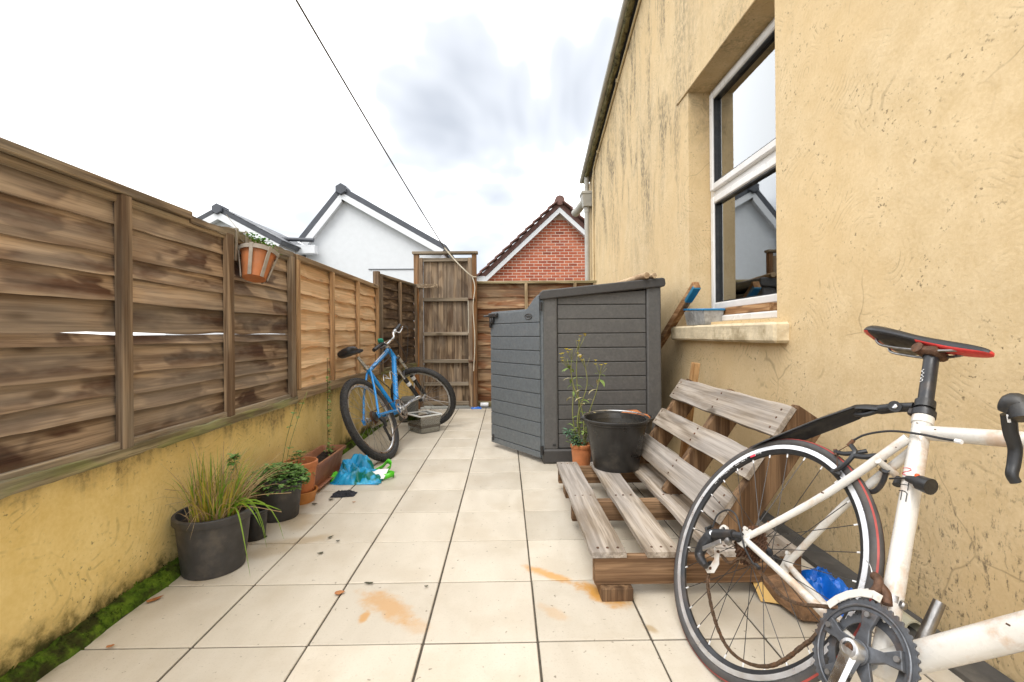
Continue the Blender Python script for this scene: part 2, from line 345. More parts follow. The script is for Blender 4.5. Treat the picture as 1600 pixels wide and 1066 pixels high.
# ---- painted trowelled render
def m_render(name, c1, c2, base_algae, mould, warm):
    s = S(name); v = s.pos()
    nt = s.n('ShaderNodeTexNoise'); s.l(v, nt.inputs['Vector']); nt.inputs['Scale'].default_value = 4.5; nt.inputs['Detail'].default_value = 2
    sc = s.n('ShaderNodeVectorMath', operation='SCALE'); s.l(nt.outputs[1], sc.inputs[0]); sc.inputs['Scale'].default_value = .11
    vv = s.vm('ADD', v, sc.outputs[0])
    def rings(scale, freq, loc):
        d = s.vo(s.mp(vv, (1, 1, 1), loc), scale); return s.ma('MULTIPLY', s.ma('ADD', s.ma('SINE', s.ma('MULTIPLY', d, freq)), 1), .5)
    r1 = rings(2.1, 150, (0, 0, 0)); msk = s.rg(s.no(v, 4.2, 3), .42, .66, .0, 1)
    ring = s.ma('MULTIPLY', r1, msk)
    fine = s.no(v, 75, 3, .65); mid = s.no(v, 9, 3, .6); big = s.no(v, 1.3, 3)
    c = s.ra(s.ma('ADD', s.ma('MULTIPLY', mid, .55), s.ma('MULTIPLY', fine, .45)), (.34, c1), (.64, c2)); c = s.mx(s.rg(big, .4, .65, 0, .5), c, warm)
    # grime caught in the trowel marks
    c = s.mx(s.ma('MULTIPLY', s.ma('MULTIPLY', s.rg(r1, .0, .22, .5, 0), msk), s.rg(s.no(s.mp(v, (1, 1, 1), (4, 4, 1)), 24, 3), .42, .64)), c, tuple(x * .5 for x in c1[:3]) + (1,))
    pits = s.rg(s.no(s.mp(v, (1, 1, 1), (2, 8, 3)), 64, 3, .6), .60, .70, 0, .85); pits = s.ma('MULTIPLY', pits, s.rg(s.no(v, 4.5, 3), .40, .66)); c = s.mx(pits, c, (.13, .095, .05, 1))
    # hairline cracks, only here and there
    ck = s.vo(vv, 1.15, 'DISTANCE_TO_EDGE'); ck = s.ma('MULTIPLY', s.rg(ck, .0, .004, .4 if mould else .0, 0), s.rg(s.no(s.mp(v, (1, 1, 1), (6, 1, 8)), 1.9, 3), .53, .6)); c = s.mx(ck, c, (.16, .11, .06, 1))
    z = s.xyz(v, 2); y = s.xyz(v, 1)
    if mould:
        st = s.no(s.mp(v, (1, 3.6, 1.0)), 1, 4, .62, .9); sp = s.no(s.mp(v, (1, 1, .6)), 34, 4, .7)
        far = s.rg(y, 2.6, 4.2, 0, 1); up = s.rg(z, 1.3, 2.6, .12, 1)
        m = s.ma('MULTIPLY', s.ma('MULTIPLY', s.rg(st, .47, .66, 0, 1), s.rg(sp, .36, .62, .1, 1)), s.ma('MULTIPLY', far, up)); c = s.mx(s.ma('MULTIPLY', m, .9), c, (.105, .088, .06, 1))
        up2 = s.rg(z, 1.9, 2.8); m2 = s.ma('MULTIPLY', s.ma('MULTIPLY', s.rg(s.no(s.mp(v, (1, 3, 1.3), (3, 3, 3)), 1, 5), .48, .68), s.rg(sp, .4, .66)), up2); c = s.mx(s.ma('MULTIPLY', m2, .55), c, (.2, .165, .10, 1))
        # splashed soot low on the wall behind the bicycle
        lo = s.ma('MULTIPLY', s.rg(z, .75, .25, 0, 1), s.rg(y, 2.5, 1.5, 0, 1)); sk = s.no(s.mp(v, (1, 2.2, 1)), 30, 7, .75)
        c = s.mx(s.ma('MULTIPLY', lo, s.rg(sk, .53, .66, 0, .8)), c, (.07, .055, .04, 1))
    if base_algae:
        al = s.no(s.mp(v, (1, 1, 1)), 14, 6, .7); tp = s.no(s.mp(v, (1, 7, .7), (1, 1, 1)), 1, 5, .6)
        edge = s.ma('ADD', z, s.ma('MULTIPLY', s.ma('SUBTRACT', al, .5), -.22)); c = s.mx(s.rg(edge, .15, .02, 0, .8), c, (.24, .18, .06, 1)); c = s.mx(s.rg(edge, .095, .02, 0, .95), c, (.045, .05, .012, 1))
        top = s.ma('ADD', z, s.ma('MULTIPLY', s.ma('SUBTRACT', tp, .5), .5)); c = s.mx(s.rg(top, .42, .56, 0, .5), c, (.28, .19, .09, 1))
        sp = s.no(v, 40, 6, .7); c = s.mx(s.ma('MULTIPLY', s.rg(top, .42, .56), s.rg(sp, .45, .6, 0, .6)), c, (.07, .05, .035, 1))
        c = s.mx(s.ma('MULTIPLY', s.rg(y, 2.7, 4.0), s.rg(s.no(s.mp(v, (1, 2, 1)), 3, 5), .4, .65, 0, .5)), c, (.24, .17, .045, 1))
    h = s.ma('ADD', s.ma('ADD', s.ma('MULTIPLY', ring, .10), s.ma('MULTIPLY', fine, .34)), s.ma('MULTIPLY', mid, .8))
    return s.done(c, .8, s.bump(h, .5, .007), 0, .25)
M['render_house'] = m_render('cream yellow house render', (.58, .43, .232, 1), (.69, .535, .32, 1), False, True, (.64, .46, .235, 1))
M['render_wall'] = m_render('yellow wall render', (.74, .55, .205, 1), (.85, .67, .30, 1), True, False, (.82, .62, .25, 1))
# ---- timbers
OLD_L, OLD_D = (.46, .325, .21, 1), (.20, .128, .078, 1)
M['old_plank'] = wood('old larch board', OLD_L, OLD_D, 1, patch=(.040, .017, .009, 1), patchamt=.93, grey=(.42, .345, .265, 1), greyamt=.6, gcoord=2)
M['old_batten'] = wood('old batten', (.36, .255, .16, 1), (.13, .08, .046, 1), 2, grey=(.31, .26, .195, 1), greyamt=.6)
M['old_rail'] = wood('weathered rail', (.36, .27, .175, 1), (.15, .105, .065, 1), 1, grey=(.33, .29, .225, 1), greyamt=.65)
M['gravel_board'] = wood('mossy gravel board', (.30, .245, .14, 1), (.12, .095, .05, 1), 1, patch=(.14, .15, .05, 1), patchamt=.6, grey=(.33, .305, .225, 1), greyamt=.7)
M['new_plank'] = wood('newer larch board', (.88, .63, .385, 1), (.68, .45, .255, 1), 1, patch=(.46, .25, .115, 1), patchamt=.35, vary=.14)
M['new_batten'] = wood('newer batten', (.55, .35, .185, 1), (.32, .185, .09, 1), 2, vary=.12)
M['new_rail'] = wood('newer rail', (.52, .36, .205, 1), (.28, .175, .09, 1), 1, vary=.12, grey=(.33, .28, .19, 1), greyamt=.4)
M['dark_plank'] = wood('dark larch board', (.22, .15, .092, 1), (.07, .044, .027, 1), 1, patch=(.028, .016, .010, 1), patchamt=.75, grey=(.23, .18, .13, 1), greyamt=.4)
M['end_plank'] = wood('end fence board', (.44, .28, .155, 1), (.20, .115, .06, 1), 0, patch=(.10, .032, .010, 1), patchamt=.85, grey=(.27, .20, .13, 1), greyamt=.5)
M['end_batten'] = wood('end fence batten', (.36, .27, .165, 1), (.17, .12, .065, 1), 2)
M['end_rail'] = wood('end fence rail', (.36, .29, .18, 1), (.16, .12, .06, 1), 0, grey=(.22, .21, .11, 1), greyamt=.5)
M['gate_board'] = wood('gate board', (.30, .215, .135, 1), (.12, .08, .05, 1), 2, patch=(.045, .026, .016, 1), patchamt=.6, grey=(.30, .245, .185, 1), greyamt=.5)
M['gate_rail'] = wood('gate ledge', (.30, .235, .16, 1), (.14, .105, .065, 1), 0, grey=(.34, .29, .23, 1), greyamt=.6)
M['gate_post'] = wood('orange gate post', (.35, .16, .055, 1), (.15, .06, .02, 1), 2, grey=(.22, .17, .11, 1), greyamt=.5)
M['pallet_top'] = wood('silvered pallet board', (.44, .375, .305, 1), (.21, .165, .12, 1), 1, grey=(.45, .41, .375, 1), greyamt=.75, vary=.10)
M['pallet_side'] = wood('pallet stringer', (.33, .205, .115, 1), (.12, .065, .032, 1), 0, patch=(.075, .042, .023, 1), patchamt=.5, vary=.15)
M['pallet_back_s'] = wood('pallet stringer brown', (.30, .185, .10, 1), (.11, .06, .03, 1), 2, patch=(.06, .035, .02, 1), patchamt=.45, vary=.15)
M['sawn'] = wood('sawn timber', (.50, .30, .135, 1), (.30, .15, .055, 1), 2, vary=.1)
M['sawn_y'] = wood('sawn timber lengthwise', (.44, .26, .13, 1), (.24, .12, .05, 1), 1, vary=.1)
M['dowel'] = wood('turned handle', (.50, .37, .23, 1), (.28, .18, .10, 1), 1, vary=.1, knots=False)
# ---- plastics, metals, clay
M['shed'] = plain('grey shed plastic', (.088, .085, .081, 1), .52, var=.14, sc=55, bump=.12, bd=.001, dirt=(.17, .16, .145, 1), dirtamt=.22)
M['shed_door'] = plain('blue grey shed plastic', (.112, .126, .136, 1), .5, var=.14, sc=55, bump=.12, bd=.001, dirt=(.20, .20, .19, 1), dirtamt=.22)
M['shed_dark'] = plain('charcoal shed plastic', (.046, .043, .041, 1), .5, var=.12, sc=45, bump=.09, bd=.001)
M['black_pl'] = plain('black plastic', (.017, .017, .018, 1), .42, var=.25, sc=40, dirt=(.10, .09, .075, 1), dirtamt=.25)
M['pot_pl'] = plain('dusty dark grey pot plastic', (.042, .04, .04, 1), .55, var=.2, sc=22, dirt=(.13, .11, .085, 1), dirtamt=.45)
M['bucket'] = plain('black bucket plastic', (.020, .019, .018, 1), .34, var=.3, sc=14, dirt=(.11, .095, .075, 1), dirtamt=.4)
M['terracotta'] = plain('terracotta', (.50, .175, .062, 1), .7, var=.18, sc=18, dirt=(.36, .17, .09, 1), dirtamt=.6)
M['terracotta_pl'] = plain('terracotta plastic', (.36, .155, .085, 1), .5, var=.14, sc=22, dirt=(.22, .12, .08, 1), dirtamt=.6)
M['saucer'] = plain('orange saucer', (.52, .215, .055, 1), .6, var=.15, sc=18)
M['soil'] = plain('potting soil', (.028, .018, .012, 1), .95, var=.5, sc=60, bump=.25, bd=.006)
M['upvc'] = plain('white window plastic', (.72, .70, .67, 1), .33, var=.04, sc=12, bump=.01)
M['white_render'] = plain('white render', (.58, .60, .615, 1), .85, var=.03, sc=6, bump=.05)
M['white_paint'] = plain('white barge board', (.62, .635, .65, 1), .5, var=.03, sc=5, bump=.02)
M['slate'] = plain('dark roof tile', (.040, .043, .050, 1), .42, var=.25, sc=6, bump=.1)
M['slate_edge'] = plain('charcoal verge', (.052, .057, .068, 1), .5, var=.12, sc=4)
M['brown_tile'] = plain('brown roof tile', (.135, .068, .055, 1), .8, var=.25, sc=8, bump=.12)
M['grey_pipe'] = plain('grey rainwater plastic', (.40, .385, .34, 1), .45, var=.1, sc=10, dirt=(.24, .21, .15, 1), dirtamt=.5)
M['cream_pipe'] = plain('cream painted conduit', (.60, .47, .27, 1), .5, var=.08, sc=20)
M['stone'] = plain('painted stone sill', (.60, .50, .335, 1), .8, var=.16, sc=16, bump=.2, bd=.004, dirt=(.28, .21, .11, 1), dirtamt=.75)
M['ground'] = plain('far ground', (.13, .125, .10, 1), .95, var=.3, sc=.4)
def m_moss():
    s = S('moss'); v = s.pos(); c = s.ra(s.no(v, 26, 6, .7), (.30, (.03, .042, .008, 1)), (.48, (.095, .17, .014, 1)), (.70, (.20, .31, .03, 1)))
    c = s.mx(s.rg(s.no(v, 9, 4, .65), .46, .60, 0, .85), c, (.045, .038, .014, 1)); c = s.mx(s.rg(s.no(v, 60, 3, .6), .56, .68, 0, .6), c, (.02, .024, .006, 1))
    return s.done(c, .95, s.bump(s.no(v, 130, 5, .7), 1.0, .012), 0, .15)
M['moss'] = m_moss()
def m_moss_tile():
    s = S('mossy verge'); v = s.pos(); f = s.no(v, 15, 6, .7); c = s.ra(f, (.36, (.05, .045, .03, 1)), (.52, (.19, .17, .085, 1)), (.68, (.28, .235, .13, 1)))
    return s.done(c, .95, s.bump(f, .9, .02), 0, .2)
M['moss_tile'] = m_moss_tile()
def m_brick():
    s = S('red brick'); r = s.rnd(); c = s.ra(r, (0, (.20, .055, .032, 1)), (.18, (.34, .085, .045, 1)), (.5, (.42, .115, .058, 1)), (.8, (.46, .15, .08, 1)), (1, (.27, .075, .05, 1)))
    c = s.mx(s.rg(s.no(s.obj(), 30, 4), .45, .7, 0, .35), c, (.24, .07, .045, 1)); return s.done(c, .85, s.bump(s.no(s.obj(), 80, 4), .3, .004), 0, .2)
M['brick'] = m_brick()
M['mortar'] = plain('mortar', (.62, .50, .41, 1), .95, var=.12, sc=20)
def m_glass(name='window glass', tint=(.82, .93, .91, 1), refl=2.5):
    s = S(name); s.t.nodes.remove(s.b); tr = s.n('ShaderNodeBsdfTransparent'); tr.inputs[0].default_value = tint
    gl = s.n('ShaderNodeBsdfGlossy'); gl.inputs['Roughness'].default_value = .015; gl.inputs[0].default_value = (.95, .98, 1, 1)
    fr = s.n('ShaderNodeFresnel'); fr.inputs[0].default_value = 1.62; f = s.ma('ADD', s.ma('MULTIPLY', fr.outputs[0], refl), .05, cl=True)
    mxs = s.n('ShaderNodeMixShader'); s.l(f, mxs.inputs[0]); s.l(tr.outputs[0], mxs.inputs[1]); s.l(gl.outputs[0], mxs.inputs[2]); s.l(mxs.outputs[0], s.out.inputs[0]); return s.m
M['glass'] = m_glass()
M['cloudy_plastic'] = m_glass('clear tub plastic', (.90, .90, .88, 1), .8)
def m_water():
    s = S('still murky water'); v = s.pos(); return s.done((.020, .017, .012, 1), .04, s.bump(s.no(v, 9, 2), .05, .004), 0, .6)
M['water'] = m_water()
M['curtain'] = plain('net curtain', (.78, .86, .86, 1), .9, var=.06, sc=5)
M['room'] = plain('room wall', (.62, .66, .64, 1), .9)
M['rubber'] = plain('black tyre rubber', (.032, .031, .031, 1), .7, var=.2, sc=40, dirt=(.10, .09, .075, 1), dirtamt=.4)
M['tyre_grey'] = plain('grey road tyre', (.060, .056, .055, 1), .65, var=.15, sc=40, dirt=(.13, .11, .09, 1), dirtamt=.35)
M['tyre_red'] = plain('red tyre stripe', (.36, .055, .045, 1), .6, var=.15, sc=30)
M['alloy'] = plain('brushed alloy', (.62, .62, .62, 1), .30, 1, var=.08, sc=40)
M['alloy_bright'] = plain('machined brake track', (.80, .81, .83, 1), .36, .75, var=.05, sc=50)
M['steel'] = plain('dull steel', (.33, .32, .31, 1), .38, 1, var=.2, sc=60)
M['spoke'] = plain('dark spoke', (.08, .078, .078, 1), .35, .8, var=.1, sc=40)
M['rust'] = plain('rusty steel', (.115, .062, .038, 1), .65, .5, var=.35, sc=90, dirt=(.23, .085, .03, 1), dirtamt=.7, bump=.15)
M['chain'] = plain('rusty chain', (.13, .085, .055, 1), .5, .7, var=.35, sc=120, dirt=(.22, .10, .045, 1), dirtamt=.6)
M['ring'] = plain('grey anodised chainring', (.12, .127, .14, 1), .38, .6, var=.25, sc=45, dirt=(.14, .085, .05, 1), dirtamt=.5)
M['white_frame'] = plain('worn white enamel', (.62, .595, .55, 1), .30, var=.05, sc=34, dirt=(.45, .25, .11, 1), dirtamt=.6, **{'Coat Weight': .25})
M['blue_frame'] = plain('blue enamel', (.008, .24, .62, 1), .28, var=.12, sc=14, **{'Coat Weight': .4})
M['black_metal'] = plain('satin black metal', (.028, .029, .032, 1), .4, .3, var=.2, sc=40, dirt=(.10, .07, .05, 1), dirtamt=.35)
M['black_soft'] = plain('black saddle vinyl', (.020, .020, .022, 1), .4, var=.15, sc=60, bump=.04)
M['red_pl'] = plain('red vinyl', (.60, .045, .04, 1), .42, var=.1, sc=40)
M['orange_dot'] = plain('orange button', (.75, .10, .02, 1), .4)
M['white_mark'] = plain('white decal', (.75, .75, .75, 1), .45, var=.02)
M['black_mark'] = plain('black decal', (.02, .02, .022, 1), .45, var=.02)
M['red_mark'] = plain('red decal', (.65, .03, .06, 1), .45, var=.02)
M['cable'] = plain('black cable', (.022, .022, .024, 1), .5)
M['green_rub'] = plain('teal rubber', (.01, .24, .16, 1), .5)
M['wire'] = plain('grey wire', (.10, .09, .08, 1), .6)
M['cord'] = plain('pale cord', (.55, .50, .40, 1), .8)
M['basket'] = plain('weathered grey basket', (.33, .29, .24, 1), .8, var=.2, sc=25)
M['blue_lid'] = plain('blue lid', (.015, .19, .42, 1), .4)
M['blue_paint'] = plain('blue paint', (.02, .16, .27, 1), .5)
M['tub_dirt'] = plain('grey tub contents', (.16, .155, .15, 1), .7, var=.5, sc=30, bump=.2, bd=.006)
M['black_board'] = plain('black weathered board', (.060, .056, .052, 1), .8, var=.3, sc=14, dirt=(.15, .135, .11, 1), dirtamt=.5, bump=.15)
M['blue_bag'] = plain('blue polythene', (.006, .13, .55, 1), .3, var=.25, sc=18)
M['card'] = plain('yellow card', (.56, .36, .12, 1), .8, var=.12, sc=10)
M['bark'] = plain('split log', (.22, .125, .065, 1), .9, var=.4, sc=25, bump=.3, bd=.008)
M['pale_pipe'] = plain('pale pipe offcut', (.38, .36, .27, 1), .6, var=.15, sc=12)
M['cloth'] = plain('black damp cloth', (.014, .015, .022, 1), .7, var=.4, sc=50, bump=.3, bd=.006)
M['mould_plate'] = plain('grey stone block', (.14, .14, .13, 1), .9, var=.2, sc=15, bump=.2)
def m_leaf(name, a, b, sc=22, trans=.25):
    s = S(name); v = s.pos(); c = s.ra(s.no(v, sc, 4), (.3, a), (.7, b)); return s.done(c, .55, None, 0, .35, **{'Subsurface Weight': trans * .25, 'Subsurface Radius': (.01, .02, .005)})
M['mint'] = m_leaf('mint leaf', (.06, .155, .03, 1), (.21, .35, .09, 1), 40)
M['grass_green'] = m_leaf('green blade', (.10, .20, .012, 1), (.20, .31, .03, 1))
M['grass_yellow'] = m_leaf('yellowing blade', (.33, .28, .03, 1), (.42, .35, .06, 1))
M['grass_dead'] = m_leaf('dead blade', (.30, .20, .095, 1), (.43, .31, .16, 1))
M['parsley'] = m_leaf('parsley leaf', (.10, .30, .012, 1), (.17, .40, .03, 1))
M['weed'] = m_leaf('weed leaf', (.11, .185, .04, 1), (.24, .31, .08, 1))
M['weed_dry'] = m_leaf('dry weed leaf', (.40, .34, .17, 1), (.52, .46, .27, 1))
M['weed_blue'] = m_leaf('spurge leaf', (.09, .20, .12, 1), (.17, .30, .18, 1))
M['stem'] = m_leaf('stem', (.16, .17, .05, 1), (.24, .24, .09, 1))
M['stem_brown'] = m_leaf('brown stem', (.16, .10, .05, 1), (.26, .17, .09, 1))
M['petal'] = m_leaf('yellow petal', (.70, .52, .01, 1), (.80, .62, .02, 1))
M['leaf_brown'] = m_leaf('fallen leaf', (.28, .10, .035, 1), (.48, .21, .08, 1))
M['leaf_dark'] = m_leaf('rotten leaf', (.035, .035, .02, 1), (.08, .08, .045, 1))
# ================================================================== setting
WX, LX = 1.32, -1.33                 # house wall face, garden wall face
TW, TX0, TY0 = 0.34628, -0.94975, 1.40300
FARY = 5.86
g = MB().add([(-900, -900, -.09), (900, -900, -.09), (900, 900, -.09), (-900, 900, -.09)], [(0, 1, 2, 3)]).build('ground', M['ground']); tag(g, kind='structure')
patio = MB().box((-.0, 2.55, -.05), (2.70, 6.7, .092)).build('patio', M['grout'], loc=(0, 2.5, 0)); tag(patio, kind='structure')
xs = [-1.283] + [TX0 + TW * i for i in range(0, 7)] + [1.318]
ys = [TY0 + TW * j for j in range(-6, 13)] + [5.845]
J = .0033
shared = {}
for i in range(len(xs) - 1):
    for j in range(len(ys) - 1):
        wx, wy = xs[i + 1] - xs[i] - 2 * J, ys[j + 1] - ys[j] - 2 * J
        key = (round(wx, 3), round(wy, 3))
        if key not in shared:
            ob = MB().box((0, 0, -.004), (wx, wy, .0105), None, .0022).build('tile', M['tile'], None); shared[key] = ob.data; first = True
        else:
            ob = bpy.data.objects.new('tile', shared[key]); COL.objects.link(ob)
        ob.parent = patio
        ob.location = V(((xs[i] + xs[i + 1]) / 2 + random.uniform(-.0008, .0008), (ys[j] + ys[j + 1]) / 2 + random.uniform(-.0008, .0008), random.uniform(-.0013, .0007))) - V(patio.location)
        ob.rotation_euler = (random.uniform(-.0012, .0012), random.uniform(-.0012, .0012), random.uniform(-.0016, .0016))
# moss along the foot of the left wall
def mossfn(u, v):
    y = -.6 + 5.6 * u; e = fbm((y, 0, 3), 6, 3) * .022
    x = -1.345 + (.068 + e) * v
    hgt = .035 * (1 - v) ** .7 + .014 * math.sin(v * math.pi) + fbm((x, y, 1), 30, 4) * .012 * (1 - v * .6)
    return V((x, y, max(-.004, .004 + hgt * (1.0 if y < 2.2 else .75)) if v < .999 else -.003))
ms = MB().grid(mossfn, 420, 9)
for k in range(2600):
    y = random.uniform(-.4, 4.8); v = random.random() ** 1.4; p = mossfn((y + .6) / 5.6, v * .9); l = random.uniform(.005, .013)
    ms.leaf(p, (random.uniform(-.6, .8), random.uniform(-.8, .8), random.uniform(.5, 1.2)), l, l * .6)
tag(ms.build('moss', M['moss'], smooth='all', loc=(-1.3, 2, 0)), kind='stuff'); bpy.data.objects['moss']['label'] = 'bright green moss along the foot of the yellow wall'
# ---- low rendered garden wall on the left
gw = MB(); wtop = .525
path = [(-1.33, -1.2), (-1.33, 4.78), (-1.165, 5.86)]
def wallstrip(mb, pth, z0, z1, th, n=60):
    for (a, b) in zip(pth[:-1], pth[1:]):
        m = max(2, int(abs(b[1] - a[1]) * 14))
        def fn(u, v, a=a, b=b):
            x = a[0] + (b[0] - a[0]) * u; y = a[1] + (b[1] - a[1]) * u; z = z0 + (z1 - z0) * v
            return V((x + fbm((0, y, z), 5, 3) * .006 + (fbm((y, 0, 9), 4, 3) * .010 if v > .95 else 0), y, z + (fbm((0, y, 4), 5, 3) * .012 if v > .99 else 0)))
        mb.grid(fn, m, 14)
        mb.add([(a[0], a[1], z1 - .004), (b[0], b[1], z1 - .004), (b[0] - th, b[1], z1 - .004), (a[0] - th, a[1], z1 - .004)], [(0, 1, 2, 3)])
        mb.add([(a[0] - th, a[1], z0), (b[0] - th, b[1], z0), (b[0] - th, b[1], z1 - .004), (a[0] - th, a[1], z1 - .004)], [(0, 1, 2, 3)])
wallstrip(gw, path, -.05, wtop, .16)
tag(gw.build('garden_wall', M['render_wall'], smooth='all', loc=(-1.33, 2, 0), recalc=False), 'low yellow rendered garden wall carrying the left fence', 'wall')
# ---- fences
def board(mb, a, b, z0, z1, nrm, lap=.016, th=.011, wav=.003, seed=0, n=26, off=0.0, rise=0.0):
    """lapped board from a to b (xy), lower edge proud of the board below"""
    a, b, nrm = V((*a, 0)), V((*b, 0)), V((*nrm, 0)); vs = []
    for i in range(n + 1):
        u = i / n; p = a + (b - a) * u
        e0 = z0 + fbm((u * (b - a).length, seed, 0), 3.2, 3) * wav; e1 = z1 + fbm((u * (b - a).length, seed, 5), 2.5, 2) * wav * .6 + max(0, .63 - u) * rise
        bow = fbm((u * (b - a).length, seed, 8), 2, 2) * .004
        for (zz, o1) in ((e0, lap + off), (e0 * .45 + e1 * .55, lap * .45 + off + .002), (e1, off)):
            q = p + nrm * (o1 + bow); vs.append((q.x, q.y, zz))
        for (zz, o1) in ((e1, off - th), (e0, lap + off - th)):
            q = p + nrm * (o1 + bow); vs.append((q.x, q.y, zz))
    fs = []
    for i in range(n):
        for k in range(5): fs.append((i * 5 + k, i * 5 + (k + 1) % 5, (i + 1) * 5 + (k + 1) % 5, (i + 1) * 5 + k))
    fs += [(0, 1, 2, 3, 4), tuple(n * 5 + k for k in range(5))[::-1]]
    mb.add(vs, fs); return mb
# old panel
FX = -1.335
of = empty('fence_panel', (FX, 1.9, wtop), 'old brown lapped fence panel with dark blotches, nearest on the left wall', 'fence', 'fence panels on the left wall')
zs = [1.415, 1.314, 1.207, 1.138, 1.053, .945, .905, .805, .735, .672, .575]
for i in range(10):
    top, bot = zs[i], zs[i + 1]; gap = .0035 if i == 5 else -.022
    board(MB(), (FX, -.6), (FX, 2.862), bot, top - gap, (1, 0), .020, .010, .007, i * 3.7, 60, 0.0, .10 if i == 5 else 0).build('plank', M['old_plank'], of, smooth=True)
for yb in (.38, .99, 1.60, 2.20, 2.835):
    MB().beam((FX + .033, yb, .548), (FX + .033, yb, 1.415), .044, .030, (1, 0, 0), .003).build('batten', M['old_batten'], of)
MB().beam((FX + .008, -.6, 1.431), (FX + .012, 1.93, 1.431), .075, .030, (0, 0, 1), .003).build('capping_rail', M['old_rail'], of)
def rough_beam(mb, p0, p1, wd, th, amp, n=40, seed=0):
    p0, p1 = V(p0), V(p1); vs = []
    for i in range(n + 1):
        u = i / n; p = p0 + (p1 - p0) * u; s_ = V((1, 0, 0))
        for (dx, dz) in ((-.5, -.5), (.5, -.5), (.5, .5), (-.5, .5)):
            q = V((p.x + dx * wd, p.y, p.z + dz * th)); k = fbm((p.y * 1.0, dx * 3 + seed, dz * 3), 9, 3) * amp; vs.append(q + V((k * .6, 0, k)))
    fs = [(i * 4 + k, i * 4 + (k + 1) % 4, (i + 1) * 4 + (k + 1) % 4, (i + 1) * 4 + k) for i in range(n) for k in range(4)] + [(0, 1, 2, 3), (n * 4 + 3, n * 4 + 2, n * 4 + 1, n * 4)]
    return mb.add(vs, fs)
rough_beam(MB(), (FX + .006, 1.935, 1.418), (FX + .006, 2.862, 1.425), .062, .034, .010, 40, 3).build('capping_rail', M['old_rail'], of)
MB().beam((FX + .012, -.6, 1.402), (FX + .012, 2.862, 1.402), .036, .026, (0, 0, 1), .003).build('top_batten', M['old_rail'], of)
MB().beam((FX + .016, -.6, .567), (FX + .016, 2.862, .567), .038, .026, (0, 0, 1), .003).build('bottom_batten', M['old_rail'], of)
gb = empty('gravel_board', (LX, 1.9, wtop), 'rough mossy timber beam lying between the yellow wall and the old fence', 'beam')
rough_beam(MB(), (FX + .012, -.6, .541), (FX + .012, 2.87, .540), .085, .036, .010, 90, 11).build('timber', M['gravel_board'], gb, smooth=True)
# newer waney-edged panel
nf = empty('fence_panel', (FX, 3.8, wtop), 'newer orange brown waney edged fence panel behind the blue bicycle', 'fence', 'fence panels on the left wall')
zt = [1.412, 1.315, 1.205, 1.09, .975, .85, .74, .66, .575]
for i in range(8):
    board(MB(), (FX + .004, 2.888), (FX + .004, 4.715), zt[i + 1], zt[i] + .020, (1, 0), .022, .011, .020, 40 + i * 5.1, 60).build('plank', M['new_plank'], nf, smooth=True)
for yb in (2.905, 3.487, 4.085, 4.70):
    MB().beam((FX + .040, yb, .60), (FX + .040, yb, 1.405), .036, .026, (1, 0, 0), .002).build('batten', M['new_batten'], nf)
MB().beam((FX + .022, 2.886, 1.421), (FX + .022, 4.718, 1.421), .060, .034, (0, 0, 1), .003).build('capping_rail', M['new_rail'], nf)
MB().beam((FX + .024, 2.886, .565), (FX + .024, 4.718, .565), .052, .066, (0, 0, 1), .004).build('bottom_rail', M['new_rail'], nf)
MB().beam((FX + .012, 2.874, .555), (FX + .012, 2.874, 1.44), .022, .060, (1, 0, 0), .003).build('end_post', M['old_batten'], nf)
# dark panel in the corner
da, db = V((-1.318, 4.775, 0)), V((-1.150, 5.80, 0)); dn = (db - da).normalized(); dnr = V((dn.y, -dn.x, 0))
df = empty('fence_panel', (da + db) / 2 + V((0, 0, wtop)), 'short dark brown fence panel in the far left corner beside the gate', 'fence', 'fence panels on the left wall')
zk = [1.535 - .105 * i for i in range(10)] + [.56]
for i in range(10):
    board(MB(), da[:2], db[:2], zk[i + 1], zk[i] + .02, dnr[:2], .020, .010, .012, 90 + i * 2.7, 24).build('plank', M['dark_plank'], df, smooth=True)
for u in (.015, .50, .985):
    p = da + (db - da) * u + dnr * .038; MB().beam((p.x, p.y, .56), (p.x, p.y, 1.535), .038, .030, dnr, .003).build('batten', M['old_batten'], df)
MB().beam(da + dnr * .012 + V((0, 0, 1.553)), db + dnr * .012 + V((0, 0, 1.553)), .06, .026, (0, 0, 1), .003).build('capping_rail', M['old_rail'], df)
MB().beam(da + dnr * .018 + V((0, 0, .560)), db + dnr * .018 + V((0, 0, .560)), .062, .066, (0, 0, 1), .004).build('bottom_rail', M['gravel_board'], df)
MB().beam(da - dn * .028 + dnr * .01 + V((0, 0, .53)), da - dn * .028 + dnr * .01 + V((0, 0, 1.585)), .05, .06, dnr, .004).build('end_post', M['old_batten'], df)
# ---- gate at the far end
gt = empty('gate', (-.77, FARY, 0), 'tall weathered brown boarded gate between orange posts at the far end', 'gate')
GY = FARY
MB().beam((-1.118, GY, .0), (-1.118, GY, 1.945), .062, .07, (0, 1, 0), .004).build('gate_post', M['gate_post'], gt)
MB().beam((-.392, GY, .0), (-.392, GY, 1.945), .058, .07, (0, 1, 0), .004).build('gate_post', M['gate_post'], gt)
MB().beam((-1.165, GY - .005, 1.962), (-.345, GY - .005, 1.962), .10, .032, (0, 0, 1), .004).build('header', M['gate_rail'], gt)
leaf0, leaf1 = -1.089, -.419
for i in range(6):
    a = leaf0 + .054 + i * (leaf1 - leaf0 - .108) / 6; b = a + (leaf1 - leaf0 - .108) / 6 + .010
    MB().box(((a + b) / 2, GY + .012 + (.010 if i % 2 else 0), .965), (b - a, .012, 1.86 + random.uniform(-.01, .01)), None, .003).build('board', M['gate_board'], gt)
